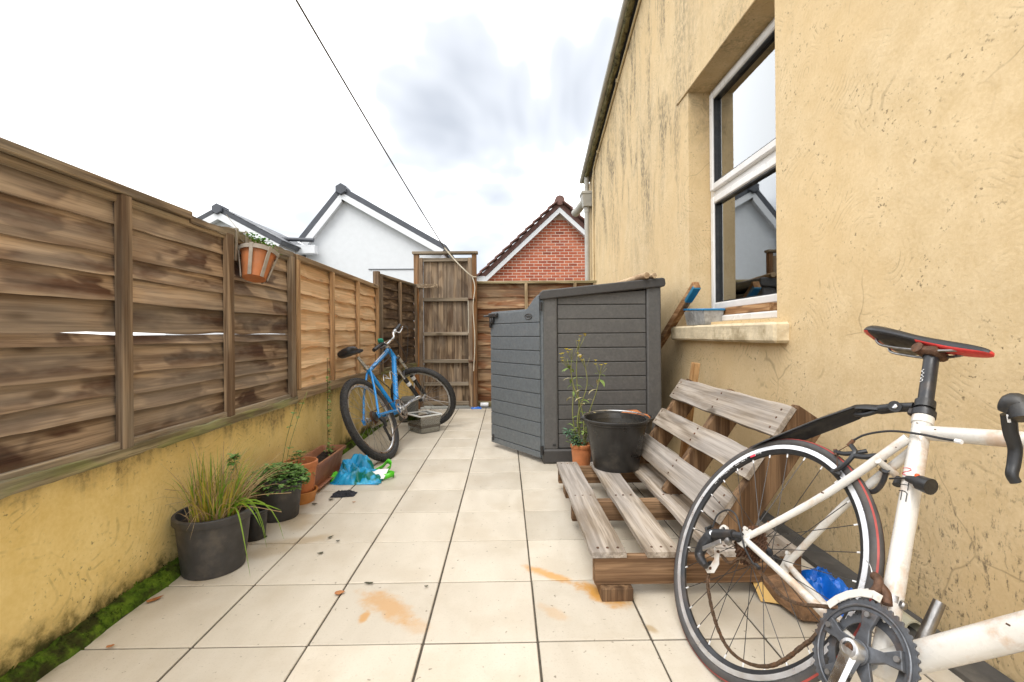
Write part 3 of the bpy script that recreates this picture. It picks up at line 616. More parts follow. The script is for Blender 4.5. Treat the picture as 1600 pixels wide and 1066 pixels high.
for x in (leaf0 + .027, leaf1 - .027): MB().box((x, GY - .012, .965), (.052, .040, 1.87), None, .004).build('stile', M['gate_rail'] if False else M['gate_board'], gt)
for z in (1.875, 1.375, .945, .60, .315, .075): MB().box(((leaf0 + leaf1) / 2, GY - .012, z), (leaf1 - leaf0 - .106, .036, .045), None, .004).build('ledge', M['gate_rail'], gt)
for z in (1.545,): MB().box((-1.0, GY - .040, z), (.30, .010, .050), None, .003).build('hinge_strap', M['old_rail'], gt)
for z in (1.38, .60): MB().box((-.425, GY - .038, z), (.085, .022, .030), None, .004).tube([(-.46, GY - .052, z), (-.38, GY - .052, z)], .008, 8).build('bolt', M['rust'], gt, smooth=True)
MB().tube(spline([(-.47, GY - .036, 1.36), (-.468, GY - .038, 1.15), (-.472, GY - .036, .95)], 6), .005, 6).build('white_strip', M['cord'], gt)
# ---- end fence right of the gate
ef = empty('fence_panel', (.4, 6.02, 0), 'brown lapped fence panel with pale battens behind the grey shed', 'fence')
EY = 6.02; e0, e1 = -.405, 1.17; ze = [1.575 - .155 * i for i in range(11)]; ze[-1] = .02
for i in range(10):
    board(MB(), (e0, EY), (e1, EY), ze[i + 1], ze[i] + .02, (0, -1), .020, .010, .010, 140 + i * 3.3, 30).build('plank', M['end_plank'], ef, smooth=True)
for x in (e0 + .02, .265, .895, e1 - .02): MB().beam((x, EY - .045, .0), (x, EY - .045, 1.585), .040, .030, (0, 1, 0), .003).build('batten', M['end_batten'], ef)
MB().beam((e0 - .005, EY - .02, 1.602), (e1 + .005, EY - .02, 1.602), .075, .032, (0, 0, 1), .003).build('capping_rail', M['end_rail'], ef)
MB().beam((e0, EY - .026, .035), (e1, EY - .026, .035), .05, .07, (0, 0, 1), .003).build('bottom_rail', M['end_rail'], ef)
# ---- the house on the right
WY0, WY1, YA, YB, ZA, ZB = -1.3, 7.62, 2.24, 3.31, 1.0, 2.655
vt = lambda y: 4.15 - .316 * (y - 4.46)
hs = empty('house', (WX, 3.0, 0), 'cream yellow rendered house along the right side of the yard', 'house')
hw = MB()
def fg(y0, y1, z0, z1, ny, nz):
    def fn(u, v):
        y = y0 + (y1 - y0) * u; zt_ = z1(y) if callable(z1) else z1; z = z0 + (zt_ - z0) * v
        edge = min(abs(y - y0), abs(y - y1), abs(z - z0), abs(z - zt_)); k = min(1, edge / .08)
        return V((WX + fbm((0, y, z), 1.6, 3) * .006 * k, y, z))
    hw.grid(fn, ny, nz)
fg(WY0, YA, -.05, vt, 40, 50); fg(YB, WY1, -.05, vt, 40, 40); fg(YA, YB, -.05, ZA, 16, 16); fg(YA, YB, ZB, vt, 16, 24)
XR = WX + .30
hw.add([(WX, YA, ZA), (XR, YA, ZA), (XR, YA, ZB), (WX, YA, ZB)], [(0, 1, 2, 3)]).add([(WX, YB, ZA), (XR, YB, ZA), (XR, YB, ZB), (WX, YB, ZB)], [(0, 1, 2, 3)])
hw.add([(WX, YA, ZB), (XR, YA, ZB), (XR, YB, ZB), (WX, YB, ZB)], [(0, 1, 2, 3)]).add([(WX, YA, ZA), (XR, YA, ZA), (XR, YB, ZA), (WX, YB, ZA)], [(0, 1, 2, 3)])
hw.add([(WX, WY1, -.05), (6, WY1, -.05), (6, WY1, vt(WY1)), (WX, WY1, vt(WY1))], [(0, 1, 2, 3)]).add([(WX, WY0, -.05), (6, WY0, -.05), (6, WY0, vt(WY0)), (WX, WY0, vt(WY0))], [(0, 1, 2, 3)])
hwo = hw.build('wall', M['render_house'], hs, smooth=True, recalc=False)
MB().box((WX - .004, (YA + YB) / 2 + .06, ZB + .010), (.018, YB - YA + .28, .016), None, .004).build('lintel_drip', M['render_house'], hs)
# roof, verge, conduit
def vp(y, x, dz=0): return V((x, y, vt(y) + dz))
MB().add([vp(WY0, WX - .10, .02), vp(7.22, WX - .10, .02), vp(7.22, 6, .02), vp(WY0, 6, .02), vp(WY0, WX - .10, .09), vp(7.22, WX - .10, .09), vp(7.22, 6, .09), vp(WY0, 6, .09)], [(0, 1, 2, 3), (4, 5, 6, 7), (0, 1, 5, 4), (1, 2, 6, 5), (2, 3, 7, 6), (3, 0, 4, 7)]).build('roof', M['slate'], hs)
ve = MB()
def vfn(u, v):
    y = WY0 + (7.2 - WY0) * u; a = v * math.pi; k = fbm((y, v * 2, 7), 7, 4) * .018
    return vp(y, WX - .075 - (.032 + k) * math.cos(a), .004 - (.035 + k) * math.sin(a))
ve.grid(vfn, 200, 8); vo_ = ve.build('verge', M['moss_tile'], hs, smooth='all')
MB().tube([vp(WY0, WX - .125, .03), vp(7.24, WX - .125, .03)], .030, 12).build('verge_trim', M['grey_pipe'], hs, smooth=True)
cp = [vp(y, WX - .016, -.055) for y in (WY0, 2, 4, 6, 6.6)] + [V((WX - .016, 6.78, vt(6.78) - .08)), V((WX - .016, 6.84, vt(6.84) - .22)), V((WX - .016, 6.85, 2.6)), V((WX - .016, 6.85, .05))]
MB().tube(cp, .013, 8).build('conduit', M['cream_pipe'], hs, smooth=True)
for y in (3.2, 4.3, 5.3, 6.45): MB().box(vp(y, WX - .02, -.055), (.035, .022, .04), None, .004).build('conduit_clip', M['cream_pipe'], hs)
PY = 7.06
MB().tube([(WX - .07, PY, 3.32), (WX - .07, PY, 3.0)], .037, 14).build('upper_pipe', M['grey_pipe'], hs, smooth=True)
hp = MB()
for (z0, z1, a0, a1) in ((3.08, 3.04, .115, .115), (3.04, 2.86, .105, .072)):
    vs = [(WX - .07 + sx * q * .85, PY + sy * q, z) for z, q in ((z0, a0), (z1, a1)) for sx, sy in ((-1, -1), (1, -1), (1, 1), (-1, 1))]
    hp.add(vs, [(0, 1, 2, 3), (4, 5, 6, 7)] + [(k, (k + 1) % 4, 4 + (k + 1) % 4, 4 + k) for k in range(4)])
hp.build('hopper', M['grey_pipe'], hs, bevel=.006)
MB().tube([(WX - .07, PY, 2.86), (WX - .07, PY, .05)], .037, 14).tube([(WX - .07, PY, 2.86), (WX - .07, PY, 2.78)], .044, 14).build('downpipe', M['grey_pipe'], hs, smooth=True)
MB().tube([(WX - .10, PY + .05, 2.97), (WX - .15, PY + .22, 2.90), (WX - .20, PY + .36, 2.86)], [.055, .062, .062], 12).build('gutter_stub', M['grey_pipe'], hs, smooth=True)
# sill
def sillfn():
    mb = MB(); mb.box((1.330, 2.825, .930), (.16, 1.36, .100), None, .012); return mb
so = sillfn().build('sill', M['stone'], hs)
mm = so.modifiers.new('sub', 'SUBSURF'); mm.levels = mm.render_levels = 3; mm.subdivision_type = 'SIMPLE'
tx = bpy.data.textures.new('sillnoise', 'CLOUDS'); tx.noise_scale = .07; dm = so.modifiers.new('d', 'DISPLACE'); dm.texture = tx; dm.strength = .010; dm.mid_level = .5
MB().add([(1.40, YA + .002, .985), (1.40, YB - .002, .985), (1.50, YB - .002, 1.0), (1.50, YA + .002, 1.0), (1.326, YB - .002, .976), (1.326, YA + .002, .976)], [(0, 1, 2, 3), (0, 5, 4, 1)]).build('sill_bed', M['stone'], hs)
# window: outer frame, two sashes, transom
FXX = 1.480
wi = MB()
y0, y1, z0, z1 = YA + .003, YB - .003, 1.045, ZB - .004
wi.box((FXX + .03, y0 + .03, (z0 + z1) / 2), (.07, .06, z1 - z0), None, .006).box((FXX + .03, y1 - .03, (z0 + z1) / 2), (.07, .06, z1 - z0), None, .006)
wi.box((FXX + .0305, (y0 + y1) / 2, z1 - .03), (.0695, y1 - y0 - .12, .06), None, .006).box((FXX + .0305, (y0 + y1) / 2, z0 + .03), (.0695, y1 - y0 - .12, .06), None, .006)
wo_ = wi.build('window', M['upvc'], hs)
TZ = 1.90
MB().box((FXX + .029, (y0 + y1) / 2, TZ), (.066, y1 - y0 - .122, .052), None, .006).build('transom', M['upvc'], wo_)
def sash(za, zb, xo):
    m = MB(); a, b = y0 + .048, y1 - .048
    for yy in (a + .024, b - .024): m.box((FXX - xo, yy, (za + zb) / 2), (.05, .048, zb - za), None, .007)
    for zz in (za + .024, zb - .024): m.box((FXX - xo + .0005, (a + b) / 2, zz), (.049, b - a - .098, .048), None, .007)
    m.build('sash', M['upvc'], wo_)
    g_ = MB()
    for yy in (a + .052, b - .052): g_.box((FXX - xo + .006, yy, (za + zb) / 2), (.04, .007, zb - za - .10))
    for zz in (za + .052, zb - .052): g_.box((FXX - xo + .0062, (a + b) / 2, zz), (.039, b - a - .116, .007))
    g_.build('gasket', M['black_pl'], wo_)
    MB().box((FXX - xo + .012, (a + b) / 2, (za + zb) / 2), (.004, b - a - .112, zb - za - .112)).build('pane', M['glass'], wo_)
sash(TZ + .022, z1 - .044, .008); sash(z0 + .046, TZ - .022, .004)
MB().box((FXX - .015, (y0 + y1) / 2, 1.022), (.15, y1 - y0, .042), None, .008).build('window_board', M['upvc'], wo_)
MB().add([(1.62, .9, .2), (4.4, .9, .2), (4.4, 5.2, .2), (1.62, 5.2, .2), (1.62, .9, 2.85), (4.4, .9, 2.85), (4.4, 5.2, 2.85), (1.62, 5.2, 2.85)], [(0, 1, 2, 3), (4, 5, 6, 7), (0, 1, 5, 4), (1, 2, 6, 5), (2, 3, 7, 6)]).build('room_interior', M['room'], hs)
cu = empty('net_curtain', (1.66, 2.8, 1.0), 'pale net curtain hanging in folds behind the lower window pane', 'curtain')
MB().grid(lambda u, v: V((1.572 + .014 * math.sin(u * 62 + 2 * fbm((u * 4, 0, 0), 1, 2)) , 2.27 + 1.0 * u, 1.0 + 1.62 * v)), 160, 6).build('fabric', M['curtain'], cu, smooth='all')
# ---- houses beyond
def gable(name, label, Y, L, Z, apx, apz, Rr, depth, wallm, roofm, edgem, barge, th=.16, ov=.25, group=None):
    root = empty(name, (apx, Y, 0), label, 'house', group)
    (lx, lz), (rx, rz) = L, Rr
    m = MB(); m.prism([(lx, Z), (rx, Z), (rx, rz), (apx, apz), (lx, lz)], (0, Y, 0), (1, 0, 0), (0, 0, 1), (0, depth, 0)); wl = m.build('wall', wallm, root)
    out = {}
    for (ex, ez, nm) in ((lx, lz, 'l'), (rx, rz, 'r')):
        d = V((ex - apx, 0, ez - apz)); d.normalize(); e = V((ex, 0, ez)) + d * ov; nn = V((-d.z, 0, d.x)); nn = nn if nn.z > 0 else -nn
        a = V((apx, Y - .22, apz)); bp_ = V((e.x, Y - .22, e.z))
        MB().add([a, bp_, bp_ + nn * th, a + V((0, 0, th / max(.3, nn.z)))] + [q + V((0, depth + .4, 0)) for q in (a, bp_, bp_ + nn * th, a + V((0, 0, th / max(.3, nn.z))))], [(0, 1, 2, 3), (4, 5, 6, 7), (0, 1, 5, 4), (1, 2, 6, 5), (2, 3, 7, 6), (3, 0, 4, 7)]).build('roof', roofm, root)
        if barge:
            a2 = V((apx, Y - .225, apz - .012)); b2 = V((e.x, Y - .225, e.z)) - nn * .012; dn_ = -barge
            MB().add([a2, b2, b2 - nn * barge, a2 + V((0, 0, dn_ / max(.3, nn.z)))] + [q + V((0, .03, 0)) for q in (a2, b2, b2 - nn * barge, a2 + V((0, 0, dn_ / max(.3, nn.z))))], [(0, 1, 2, 3), (4, 5, 6, 7), (0, 1, 5, 4), (1, 2, 6, 5), (2, 3, 7, 6), (3, 0, 4, 7)]).build('barge_board', M['white_paint'], root)
            MB().add([a2 + V((0, .03, dn_ / max(.3, nn.z) + .02)), b2 - nn * (barge - .02) + V((0, .03, 0)), b2 - nn * (barge - .02) + V((0, .24, 0)), a2 + V((0, .24, dn_ / max(.3, nn.z) + .02))], [(0, 1, 2, 3)]).build('soffit', M['white_paint'], root)
        out[nm] = (a, bp_, nn)
    return root, out
YW = 16.0
def P16(px, py, Y=YW): q = Yp(px, py, Y); return q.x, q.z
ax_, az_ = P16(537, 303); l_ = P16(478, 377); r_ = P16(690, 389)
wh, o_ = gable('house', 'white rendered house with tall dark edged gable above the tan fence', YW, l_, -.1, ax_, az_, r_, 7, M['white_render'], M['slate_edge'], None, .20, .17, .12)
MB().lathe([(0, -.02), (.17, -.02), (.20, 0), (.20, .5), (0, .5)], (ax_, YW - .30, az_ + .08), 6, Matrix.Rotation(-math.pi / 2, 3, 'X') @ Matrix.Rotation(math.pi / 6, 3, 'Z')).build('ridge_cap', M['slate_edge'], wh)
bx, bz = P16(474, 392); MB().box((bx + .2, YW - .30, bz - .03), (.75, .30, .30), None, .02).build('eaves_box', M['white_paint'], wh)
gx, gz = P16(455, 379); MB().tube([(gx - .2, YW - .5, gz + .02), (gx + .95, YW - .45, gz - .02)], .07, 10).build('gutter', M['slate_edge'], wh, smooth=True)
lx_, lz_ = P16(576, 421); rx_, rz_ = P16(686, 421); MB().box(((lx_ + rx_) / 2, YW - .016, lz_), (rx_ - lx_, .03, .02)).build('render_bead', M['slate_edge'], wh)
Y2 = 14.5
ax2, az2 = P16(347, 333, Y2); r2 = P16(437, 381, Y2); l2 = (ax2 - (r2[0] - ax2), r2[1])
wh2, o2 = gable('house', 'white house with low dark gable and slatted slate roof behind the old fence', Y2, l2, -.1, ax2, az2, r2, 4.2, M['white_render'], M['slate'], None, .20, .13, .12)
MB().lathe([(0, -.02), (.15, -.02), (.17, 0), (.17, .4), (0, .4)], (ax2, Y2 - .28, az2 + .06), 6, Matrix.Rotation(-math.pi / 2, 3, 'X') @ Matrix.Rotation(math.pi / 6, 3, 'Z')).build('ridge_cap', M['slate_edge'], wh2)
a_, b_, n_ = o2['r']
for k in range(9):   # raised tile courses on the slope that faces us
    u = (k + .5) / 9; p = a_ + (b_ - a_) * u + n_ * .145
    MB().beam(p, p + V((0, 4.5, 0)), .30, .022, n_, .004).build('tile_course', M['slate'] if k % 2 else M['slate_edge'], wh2)
# brick gable
YBk = 12.0
apx, apz = P16(873, 327, YBk); lx, lz = P16(752, 440, YBk); half = apx - lx
bk, ob_ = gable('house', 'red brick house gable with brown tiled verge beyond the end fence', YBk, (lx, lz), -.1, apx, apz, (apx + half, lz), 6, M['mortar'], M['brown_tile'], None, .10, .11, .12)
MB().tube([(apx, YBk - .27, apz + .16), (apx, YBk + 6, apz + .16)], .125, 14).build('ridge_tile', M['brown_tile'], bk, smooth=True)
for side in ('l', 'r'):
    a, b, nn = ob_[side]; L = (b - a).length; n = int(L / .27)
    for k in range(n + 1):
        p = a + (b - a) * ((k + .5) / (n + 1)) + nn * .15; d = (b - a).normalized(); q = (d + nn * .10).normalized()
        MB().beam(p - q * .16, p + q * .15, .30, .035, nn, .008).build('verge_tile', M['brown_tile'], bk)
brk = {}
row = 0; zz = 1.45
while zz < apz - .25:
    hw_ = half * (apz - .10 - zz) / (apz - lz); off = 0 if row % 2 else .1125; x = lx + .02 + off - .225
    while x < apx + half:
        a, b = max(x, apx - hw_), min(x + .215, min(apx + hw_, apx + .95))
        if b - a > .04:
            key = round(b - a, 3)
            if key not in brk:
                o = MB().box((0, 0, 0), (b - a - .006, .03, .059), None, .003).build('brick', M['brick']); brk[key] = o.data
            else: o = bpy.data.objects.new('brick', brk[key]); COL.objects.link(o)
            o.parent = bk; o.location = V(((a + b) / 2, YBk + .008 + random.uniform(-.0015, .0015), zz)) - V(bk.location)
        x += .225
    zz += .075; row += 1
ex, ez = P16(748, 437, YBk); MB().box((ex + .05, YBk - .12, ez - .02), (.28, .25, .16), None, .02).build('eaves_box', M['white_paint'], bk)
# ---- washing line
wl = empty('washing_line', Yp(735, 428, 5.8), 'thin dark washing line stretched from overhead down to the gate', 'washing line')
pA, pB = Yp(694, 387, 5.78), V((-2.0, 1.55, 0))
pT = Yp(468, -4, 2.6); d_ = pT - pA; pT2 = pA + d_ * 1.6
MB().tube([pA + (pT2 - pA) * (i / 24) - V((0, 0, .05 * 4 * (i / 24) * (1 - i / 24))) for i in range(25)], .006, 6).build('line', M['wire'], wl)
MB().tube(spline([pA, Yp(712, 408, 5.77), Yp(728, 424, 5.77), Yp(738, 432, 5.80), Yp(745, 433, 5.84)], 5), .008, 6).tube(spline([Yp(738, 432, 5.80), Yp(742, 450, 5.79), Yp(739, 480, 5.79), Yp(742, 530, 5.79), Yp(740, 580, 5.79)], 5), .006, 6).build('cord', M['cord'], wl)
# ================================================================== storage shed with one door swung open
SX0, SX1, SY0, SY1 = .266, 1.12, 3.325, 4.76
sh = empty('storage_shed', (.69, 4.0, 0), 'dark grey plastic storage shed with its near door swung open', 'shed')
ltop = lambda x: 1.178 + (x - SX0) * .10           # underside of the lid along the side
MB().box(((SX0 + SX1) / 2, (SY0 + SY1) / 2, .052), (SX1 - SX0 + .02, SY1 - SY0 + .02, .104), None, .012).build('base', M['shed_dark'], sh)
for (a, b) in ((SX0, SX0 + .105), (SX1 - .105, SX1)):
    for yy in (SY0, SY1 - .05):
        MB().prism([(a, .10), (b, .10), (b, ltop(b) + .02), (a, ltop(a) + .02)], (0, yy, 0), (1, 0, 0), (0, 0, 1), (0, .05, 0)).build('corner_post', M['shed'], sh, bevel=.012)
z = .106; k = 0
while z < 1.25:
    z1 = z + .1035; a, b = SX0 + .108, SX1 - .108
    for (yy, s_) in ((SY0 + .016, -1), (SY1 - .030, 1)):
        t0, t1 = min(z1, ltop(a) + .015), min(z1, ltop(b) + .015)
        if t0 > z + .004: MB().prism([(a, z + .0025), (b, z + .0025), (b, t1 - .0025), (a, t0 - .0025)], (0, yy, 0), (1, 0, 0), (0, 0, 1), (0, .014, 0)).build('side_board', M['shed'], sh, bevel=.004)
    z = z1; k += 1
MB().box(((SX0 + SX1) / 2, SY0 + .038, .62), (SX1 - SX0 - .06, .012, 1.06)).box(((SX0 + SX1) / 2, SY1 - .042, .62), (SX1 - SX0 - .06, .012, 1.06)).box((SX1 - .02, (SY0 + SY1) / 2, .66), (.02, SY1 - SY0 - .1, 1.15)).build('inner_panel', M['shed_dark'], sh)
MB().box((SX0 + .012, (SY0 + SY1) / 2 + .36, .63), (.03, .69, 1.06), None, .006).build('far_door', M['shed_door'], sh)
li = MB()
lp = [(SX0 - .022, 0), (SX1 + .02, 0), (SX1 + .028, .02), (SX1 + .022, .058), (SX1 + .0, .066), (SX0 - .0, .066), (SX0 - .022, .05)]
li.prism([(x, ltop(x) + z) for x, z in lp], (0, SY0 - .022, 0), (1, 0, 0), (0, 0, 1), (0, SY1 - SY0 + .044, 0)).build('lid', M['shed_dark'], sh, bevel=.008)
MB().box((SX0 + .075, SY0 - .002, .135), (.022, .008, .012)).build('vent_slot', M['black_pl'], sh)
# open door
da_, db_ = V((.258, 3.318, 0)), V((-.127, 3.872, 0)); dd = (db_ - da_).normalized(); dl = (db_ - da_).length; dn2 = V((dd.y, -dd.x, 0));  dn2 = dn2 if dn2.y < 0 else -dn2
# outline top: flat, then an S rise towards the hinge
def dtop(u): q = max(0, min(1, (.30 - u) / .24)); return 1.118 + .10 * (q * q * (3 - 2 * q))
door = MB()
tops = [(dl * u, dtop(u)) for u in (0, .03, .06, .09, .12, .15, .18, .21, .24, .27, .30, .6, 1.0)]
door.prism([(dl, .035), (0, .035)] + tops, da_ - dn2 * .006, dd, (0, 0, 1), -dn2 * .022)
do_ = door.build('door', M['shed_door'], sh, bevel=.005)
edges = [.038, .085] + [.085 + .1035 * i for i in range(1, 10)]
for i in range(len(edges) - 1):
    z0_, z1_ = edges[i] + .0022, edges[i + 1] - .0022
    MB().prism([(.022, z0_), (dl - .010, z0_), (dl - .010, z1_), (.022, z1_)], da_ + dn2 * .008, dd, (0, 0, 1), -dn2 * .016).build('door_board', M['shed_door'], do_, bevel=.0035)
z0_ = edges[-1] + .002
MB().prism([(dl - .010, z0_), (.022, z0_)] + [(max(.022, x) if x < dl * .9 else dl - .010, zz - .012) for x, zz in tops], da_ + dn2 * .008, dd, (0, 0, 1), -dn2 * .016).build('door_board', M['shed_door'], do_, bevel=.0035)
em = da_ + dd * (dl * .215) + V((0, 0, 1.062)) + dn2 * .010
MB().tube([em + dd * (.042 * math.cos(a)) + V((0, 0, .020 * math.sin(a))) for a in [2 * math.pi * i / 28 for i in range(28)]], .0035, 6, closed=True).build('emblem_ring', M['shed_dark'], do_, smooth=True)
MB().tube([em + dd * (-.026 + .052 * i / 24) + V((0, 0, .006 * math.sin(i * 1.7))) for i in range(25)], .0028, 5).build('emblem_mark', M['shed_dark'], do_, smooth=True)
hb = da_ + dd * (dl - .03) + dn2 * .018
ha = MB(); ha.beam(hb + V((0, 0, 1.088)) - dd * .10, hb + V((0, 0, 1.088)) + dd * .015, .035, .034, (0, 0, 1), .006)
ha.tube([hb + V((0, 0, 1.085)) + dd * .01, hb + V((0, 0, 1.084)) + dd * .10], [.011, .008], 8); ha.beam(hb + V((0, 0, 1.075)), hb + V((0, 0, .985)), .022, .022, dn2, .005); ha.beam(hb - dd * .03 + V((0, 0, 1.075)), hb - dd * .03 + V((0, 0, 1.02)), .03, .024, dn2, .005)
ha.build('latch_handle', M['black_pl'], do_, smooth=True)
MB().box(tuple(da_ + dd * (dl - .045) + V((0, 0, .085)) + dn2 * .009), (.022, .012, .05), None, .003).build('lock_slot', M['black_pl'], do_)
for zz in (.10, 1.13): MB().tube([da_ + dn2 * .008 + V((0, 0, zz - .03)), da_ + dn2 * .008 + V((0, 0, zz + .03))], .011, 10).build('hinge', M['black_pl'], do_, smooth=True)
# sticks lying on the lid
def stick(a, b, r, lab):
    o = empty('wooden_stick', a, lab, 'stick', 'sticks on the shed lid'); MB().tube([a, b], r, 10).build('shaft', M['dowel'], o, smooth=True)
lidz = lambda x: ltop(x) + .066
stick(V((1.00, 3.27, lidz(1.0) + .024)), V((.90, 3.98, lidz(.90) + .024)), .023, 'pale wooden stick on the shed lid, thicker and nearer of two')
stick(V((1.06, 3.285, lidz(1.06) + .019)), V((.97, 4.2, lidz(.97) + .019)), .018, 'thin wooden stick on the shed lid behind the thicker one')
# ================================================================== pallets
PZ = .162
ps = empty('pallet', (.68, 2.18, 0), 'weathered grey wooden pallet lying flat as a seat with a bucket on it', 'pallet', 'pallets making a bench')
def pboard(root, a, b, wd, th, up, mat, seed, name='deck_board'):
    """sawn board with slightly wavy faces and worn ends"""
    a, b, up = V(a), V(b), V(up).normalized(); d = (b - a).normalized(); s_ = d.cross(up); n = 22; vs = []
    for i in range(n + 1):
        u = i / n; p = a + (b - a) * u; e = 1 - .02 * (i in (0, n))
        j1 = fbm((u * 3, seed, 1), 2, 2) * .004; j2 = fbm((u * 3, seed, 4), 1.5, 2) * .004
        for (x, y) in ((-.5, -.5), (.5, -.5), (.5, .38), (.485, .5), (-.485, .5), (-.5, .38)):
            vs.append(p + s_ * (x * wd * e + j1) + up * (y * th + j2))
    fs = [(i * 6 + k, i * 6 + (k + 1) % 6, (i + 1) * 6 + (k + 1) % 6, (i + 1) * 6 + k) for i in range(n) for k in range(6)] + [tuple(range(6)), tuple(n * 6 + k for k in range(6))[::-1]]
    o = MB().add(vs, fs).build(name, mat, root)
    return o, d, s_
def nails(root, pts, nrm):
    m = MB(); nrm = V(nrm).normalized(); R = V((0, 0, 1)).rotation_difference(nrm).to_matrix()
    for p in pts: m.lathe([(0, .0012), (.0045, .001), (.005, -.002)], p, 8, R)
    m.build('nail_heads', M['rust'], root, smooth=True)
PYN, PYF = 1.625, 2.775
for i, (x0, x1) in enumerate(((.296, .420), (.490, .612), (.715, .845), (.915, 1.035))):
    o, d, s_ = pboard(ps, ((x0 + x1) / 2, PYN - .003 * i, PZ - .010), ((x0 + x1) / 2 + (.012 if i == 1 else 0), PYF + .004 * i, PZ - .010), x1 - x0, .020, (0, 0, 1), M['pallet_top'], i * 7.3)
    nails(o, [V((x0 + q * (x1 - x0), yy, PZ + .0015)) for yy in (PYN + .035, 2.2, PYF - .03) for q in (.22, .5, .8)], (0, 0, 1))
for i, yy in enumerate((PYN + .020, 2.20, PYF - .022)):
    MB().box((.672, yy, .0945), (.735, .040, .095), None, .004).build('stringer', M['pallet_side'], ps)
for i, (x0, x1) in enumerate(((.335, .43), (.62, .72), (.90, 1.0))):
    pboard(ps, ((x0 + x1) / 2, PYN + .012, .0115), ((x0 + x1) / 2, PYF - .02, .0115), x1 - x0, .022, (0, 0, 1), M['pallet_side'], 50 + i, 'bottom_board') if i == 99 else None
for x0, x1, yy, dz in ((.325, .435, PYN + .062, 0), (.90, 1.01, PYN + .07, 0), (.33, .44, PYF - .07, 0), (.90, 1.0, PYF - .07, 0)):
    MB().box(((x0 + x1) / 2, yy - .03, .0235), (x1 - x0, .11, .046), None, .003).build('foot', M['pallet_back_s'], ps)
# stringers sit on the feet: lower edge at the foot's top
# leaning back rest
bn = V((.825, 0, -.565)).normalized()      # pointing to the wall (behind)
bu = V((.565, 0, .825)).normalized()       # up along the back
pb = empty('pallet', (.85, 2.25, PZ), 'weathered grey wooden pallet leaning back against the yellow wall as backrest', 'pallet', 'pallets making a bench')
base = V((.738, 0, .180)); QN, QF = 1.695, 2.775
def bpnt(y, h, dep=0): return base + V((0, y, 0)) + bu * h + bn * dep
for i, (h0, h1, off) in enumerate(((.060, .180, 0), (.255, .362, 0), (.440, .572, 0))):
    o, d, s_ = pboard(pb, bpnt(QN, (h0 + h1) / 2), bpnt(QF + .004 * i, (h0 + h1) / 2), h1 - h0, .020, -bn, M['pallet_top'], 20 + i * 5.3)
    nails(o, [bpnt(yy, h0 + q * (h1 - h0), -.011) for yy in (QN + .045, 2.23, QF - .03) for q in (.22, .55, .82)], -bn)
for yy in (QN + .028, 2.23, QF - .03):
    m = MB(); m.beam(bpnt(yy, .0, .068), bpnt(yy, .590, .068), .045, .112, bn, .004); m.build('stringer', M['pallet_back_s'], pb)
for i, (h0, h1) in enumerate(((.03, .12), (.22, .31), (.47, .57))):
    if i != 1: pboard(pb, bpnt(QN + .01, (h0 + h1) / 2, .134), bpnt(QF, (h0 + h1) / 2, .134), h1 - h0, .018, bn, M['pallet_side'], 70 + i, 'back_board')
st = empty('timber_strut', (1.12, 2.92, 0), 'short sawn timber strut standing behind the far end of the pallet backrest', 'strut')
MB().beam((1.10, 2.93, .0), (1.175, 2.86, .745), .042, .040, (0, -1, 0), .002).build('timber', M['sawn'], st)
# ---- bucket of water
bc = V((.628, 2.665, PZ + .0015))
bu_ = empty('bucket', bc, 'black plastic builders bucket full of water standing on the flat pallet', 'bucket')
MB().lathe([(0, .004), (.118, .004), (.124, 0), (.128, .006), (.150, .13), (.170, .252), (.176, .255), (.178, .268), (.186, .272), (.187, .281), (.181, .284), (.172, .281), (.168, .262), (.148, .13), (.122, .012), (0, .012)], bc, 48).build('body', M['bucket'], bu_, smooth=True)
MB().disc(.1665, .252, bc, 48).build('water', M['water'], bu_, smooth='all')
hpt = [bc + V((.185 * math.cos(a), .185 * math.sin(a) * .94 + .0, .286 + .010 * math.sin(a))) for a in [math.pi * (.06 + .88 * i / 20) for i in range(21)]]
MB().tube(hpt, .0042, 8).build('handle', M['alloy'], bu_, smooth=True)
for s_ in (-1, 1): MB().box(bc + V((s_ * .184, .02, .276)), (.022, .035, .022), None, .005).build('handle_lug', M['bucket'], bu_)
# ---- plant pots by the shed
def pot(root, c, rb, rt, h, mat, rim=.02, wall=.006, seg=40, soil=.82, name='pot', lip=1.05):
    prof = [(0, .003), (rb * .93, .003), (rb * .96, 0), (rb, .004), (rb + (rt - rb) * .8, h * .8), (rb + (rt - rb) * .82, h - rim), (rt * lip - .002, h - rim + .001), (rt * lip, h - rim + .004), (rt * lip, h - .003), (rt * lip - .003, h), (rt - wall, h), (rt - wall - .002, h - rim), (rb + (rt - rb) * soil - wall, h * soil - .01)]
    o = MB().lathe(prof, c, seg).build(name, mat, root, smooth=True)
    if soil: MB().disc(rb + (rt - rb) * soil - wall + .001, h * soil - .006, c, seg, None, .012).build('soil', M['soil'], root, smooth='all')
    return o
pc = V((.485, 3.02, 0)); p1 = empty('potted_weed', pc, 'small orange plastic pot of tall yellow flowered weeds in front of the grey shed', 'potted plant')
pot(p1, pc, .050, .066, .215, M['terracotta'], .026, .004)
def weedstem(mb, base_, tip, n=5, bend=.03):
    b, t_ = V(base_), V(tip); return spline([b, b + (t_ - b) * .35 + V((random.uniform(-bend, bend), 0, 0)), b + (t_ - b) * .7 + V((random.uniform(-bend, bend), 0, 0)), t_], 5)
stm, lf, lfd, pt_ = MB(), MB(), MB(), MB()
tips = [((886, 560), 3.0), ((905, 528), 3.02), ((940, 570), 3.05), ((894, 545), 2.98), ((912, 560), 3.0)]
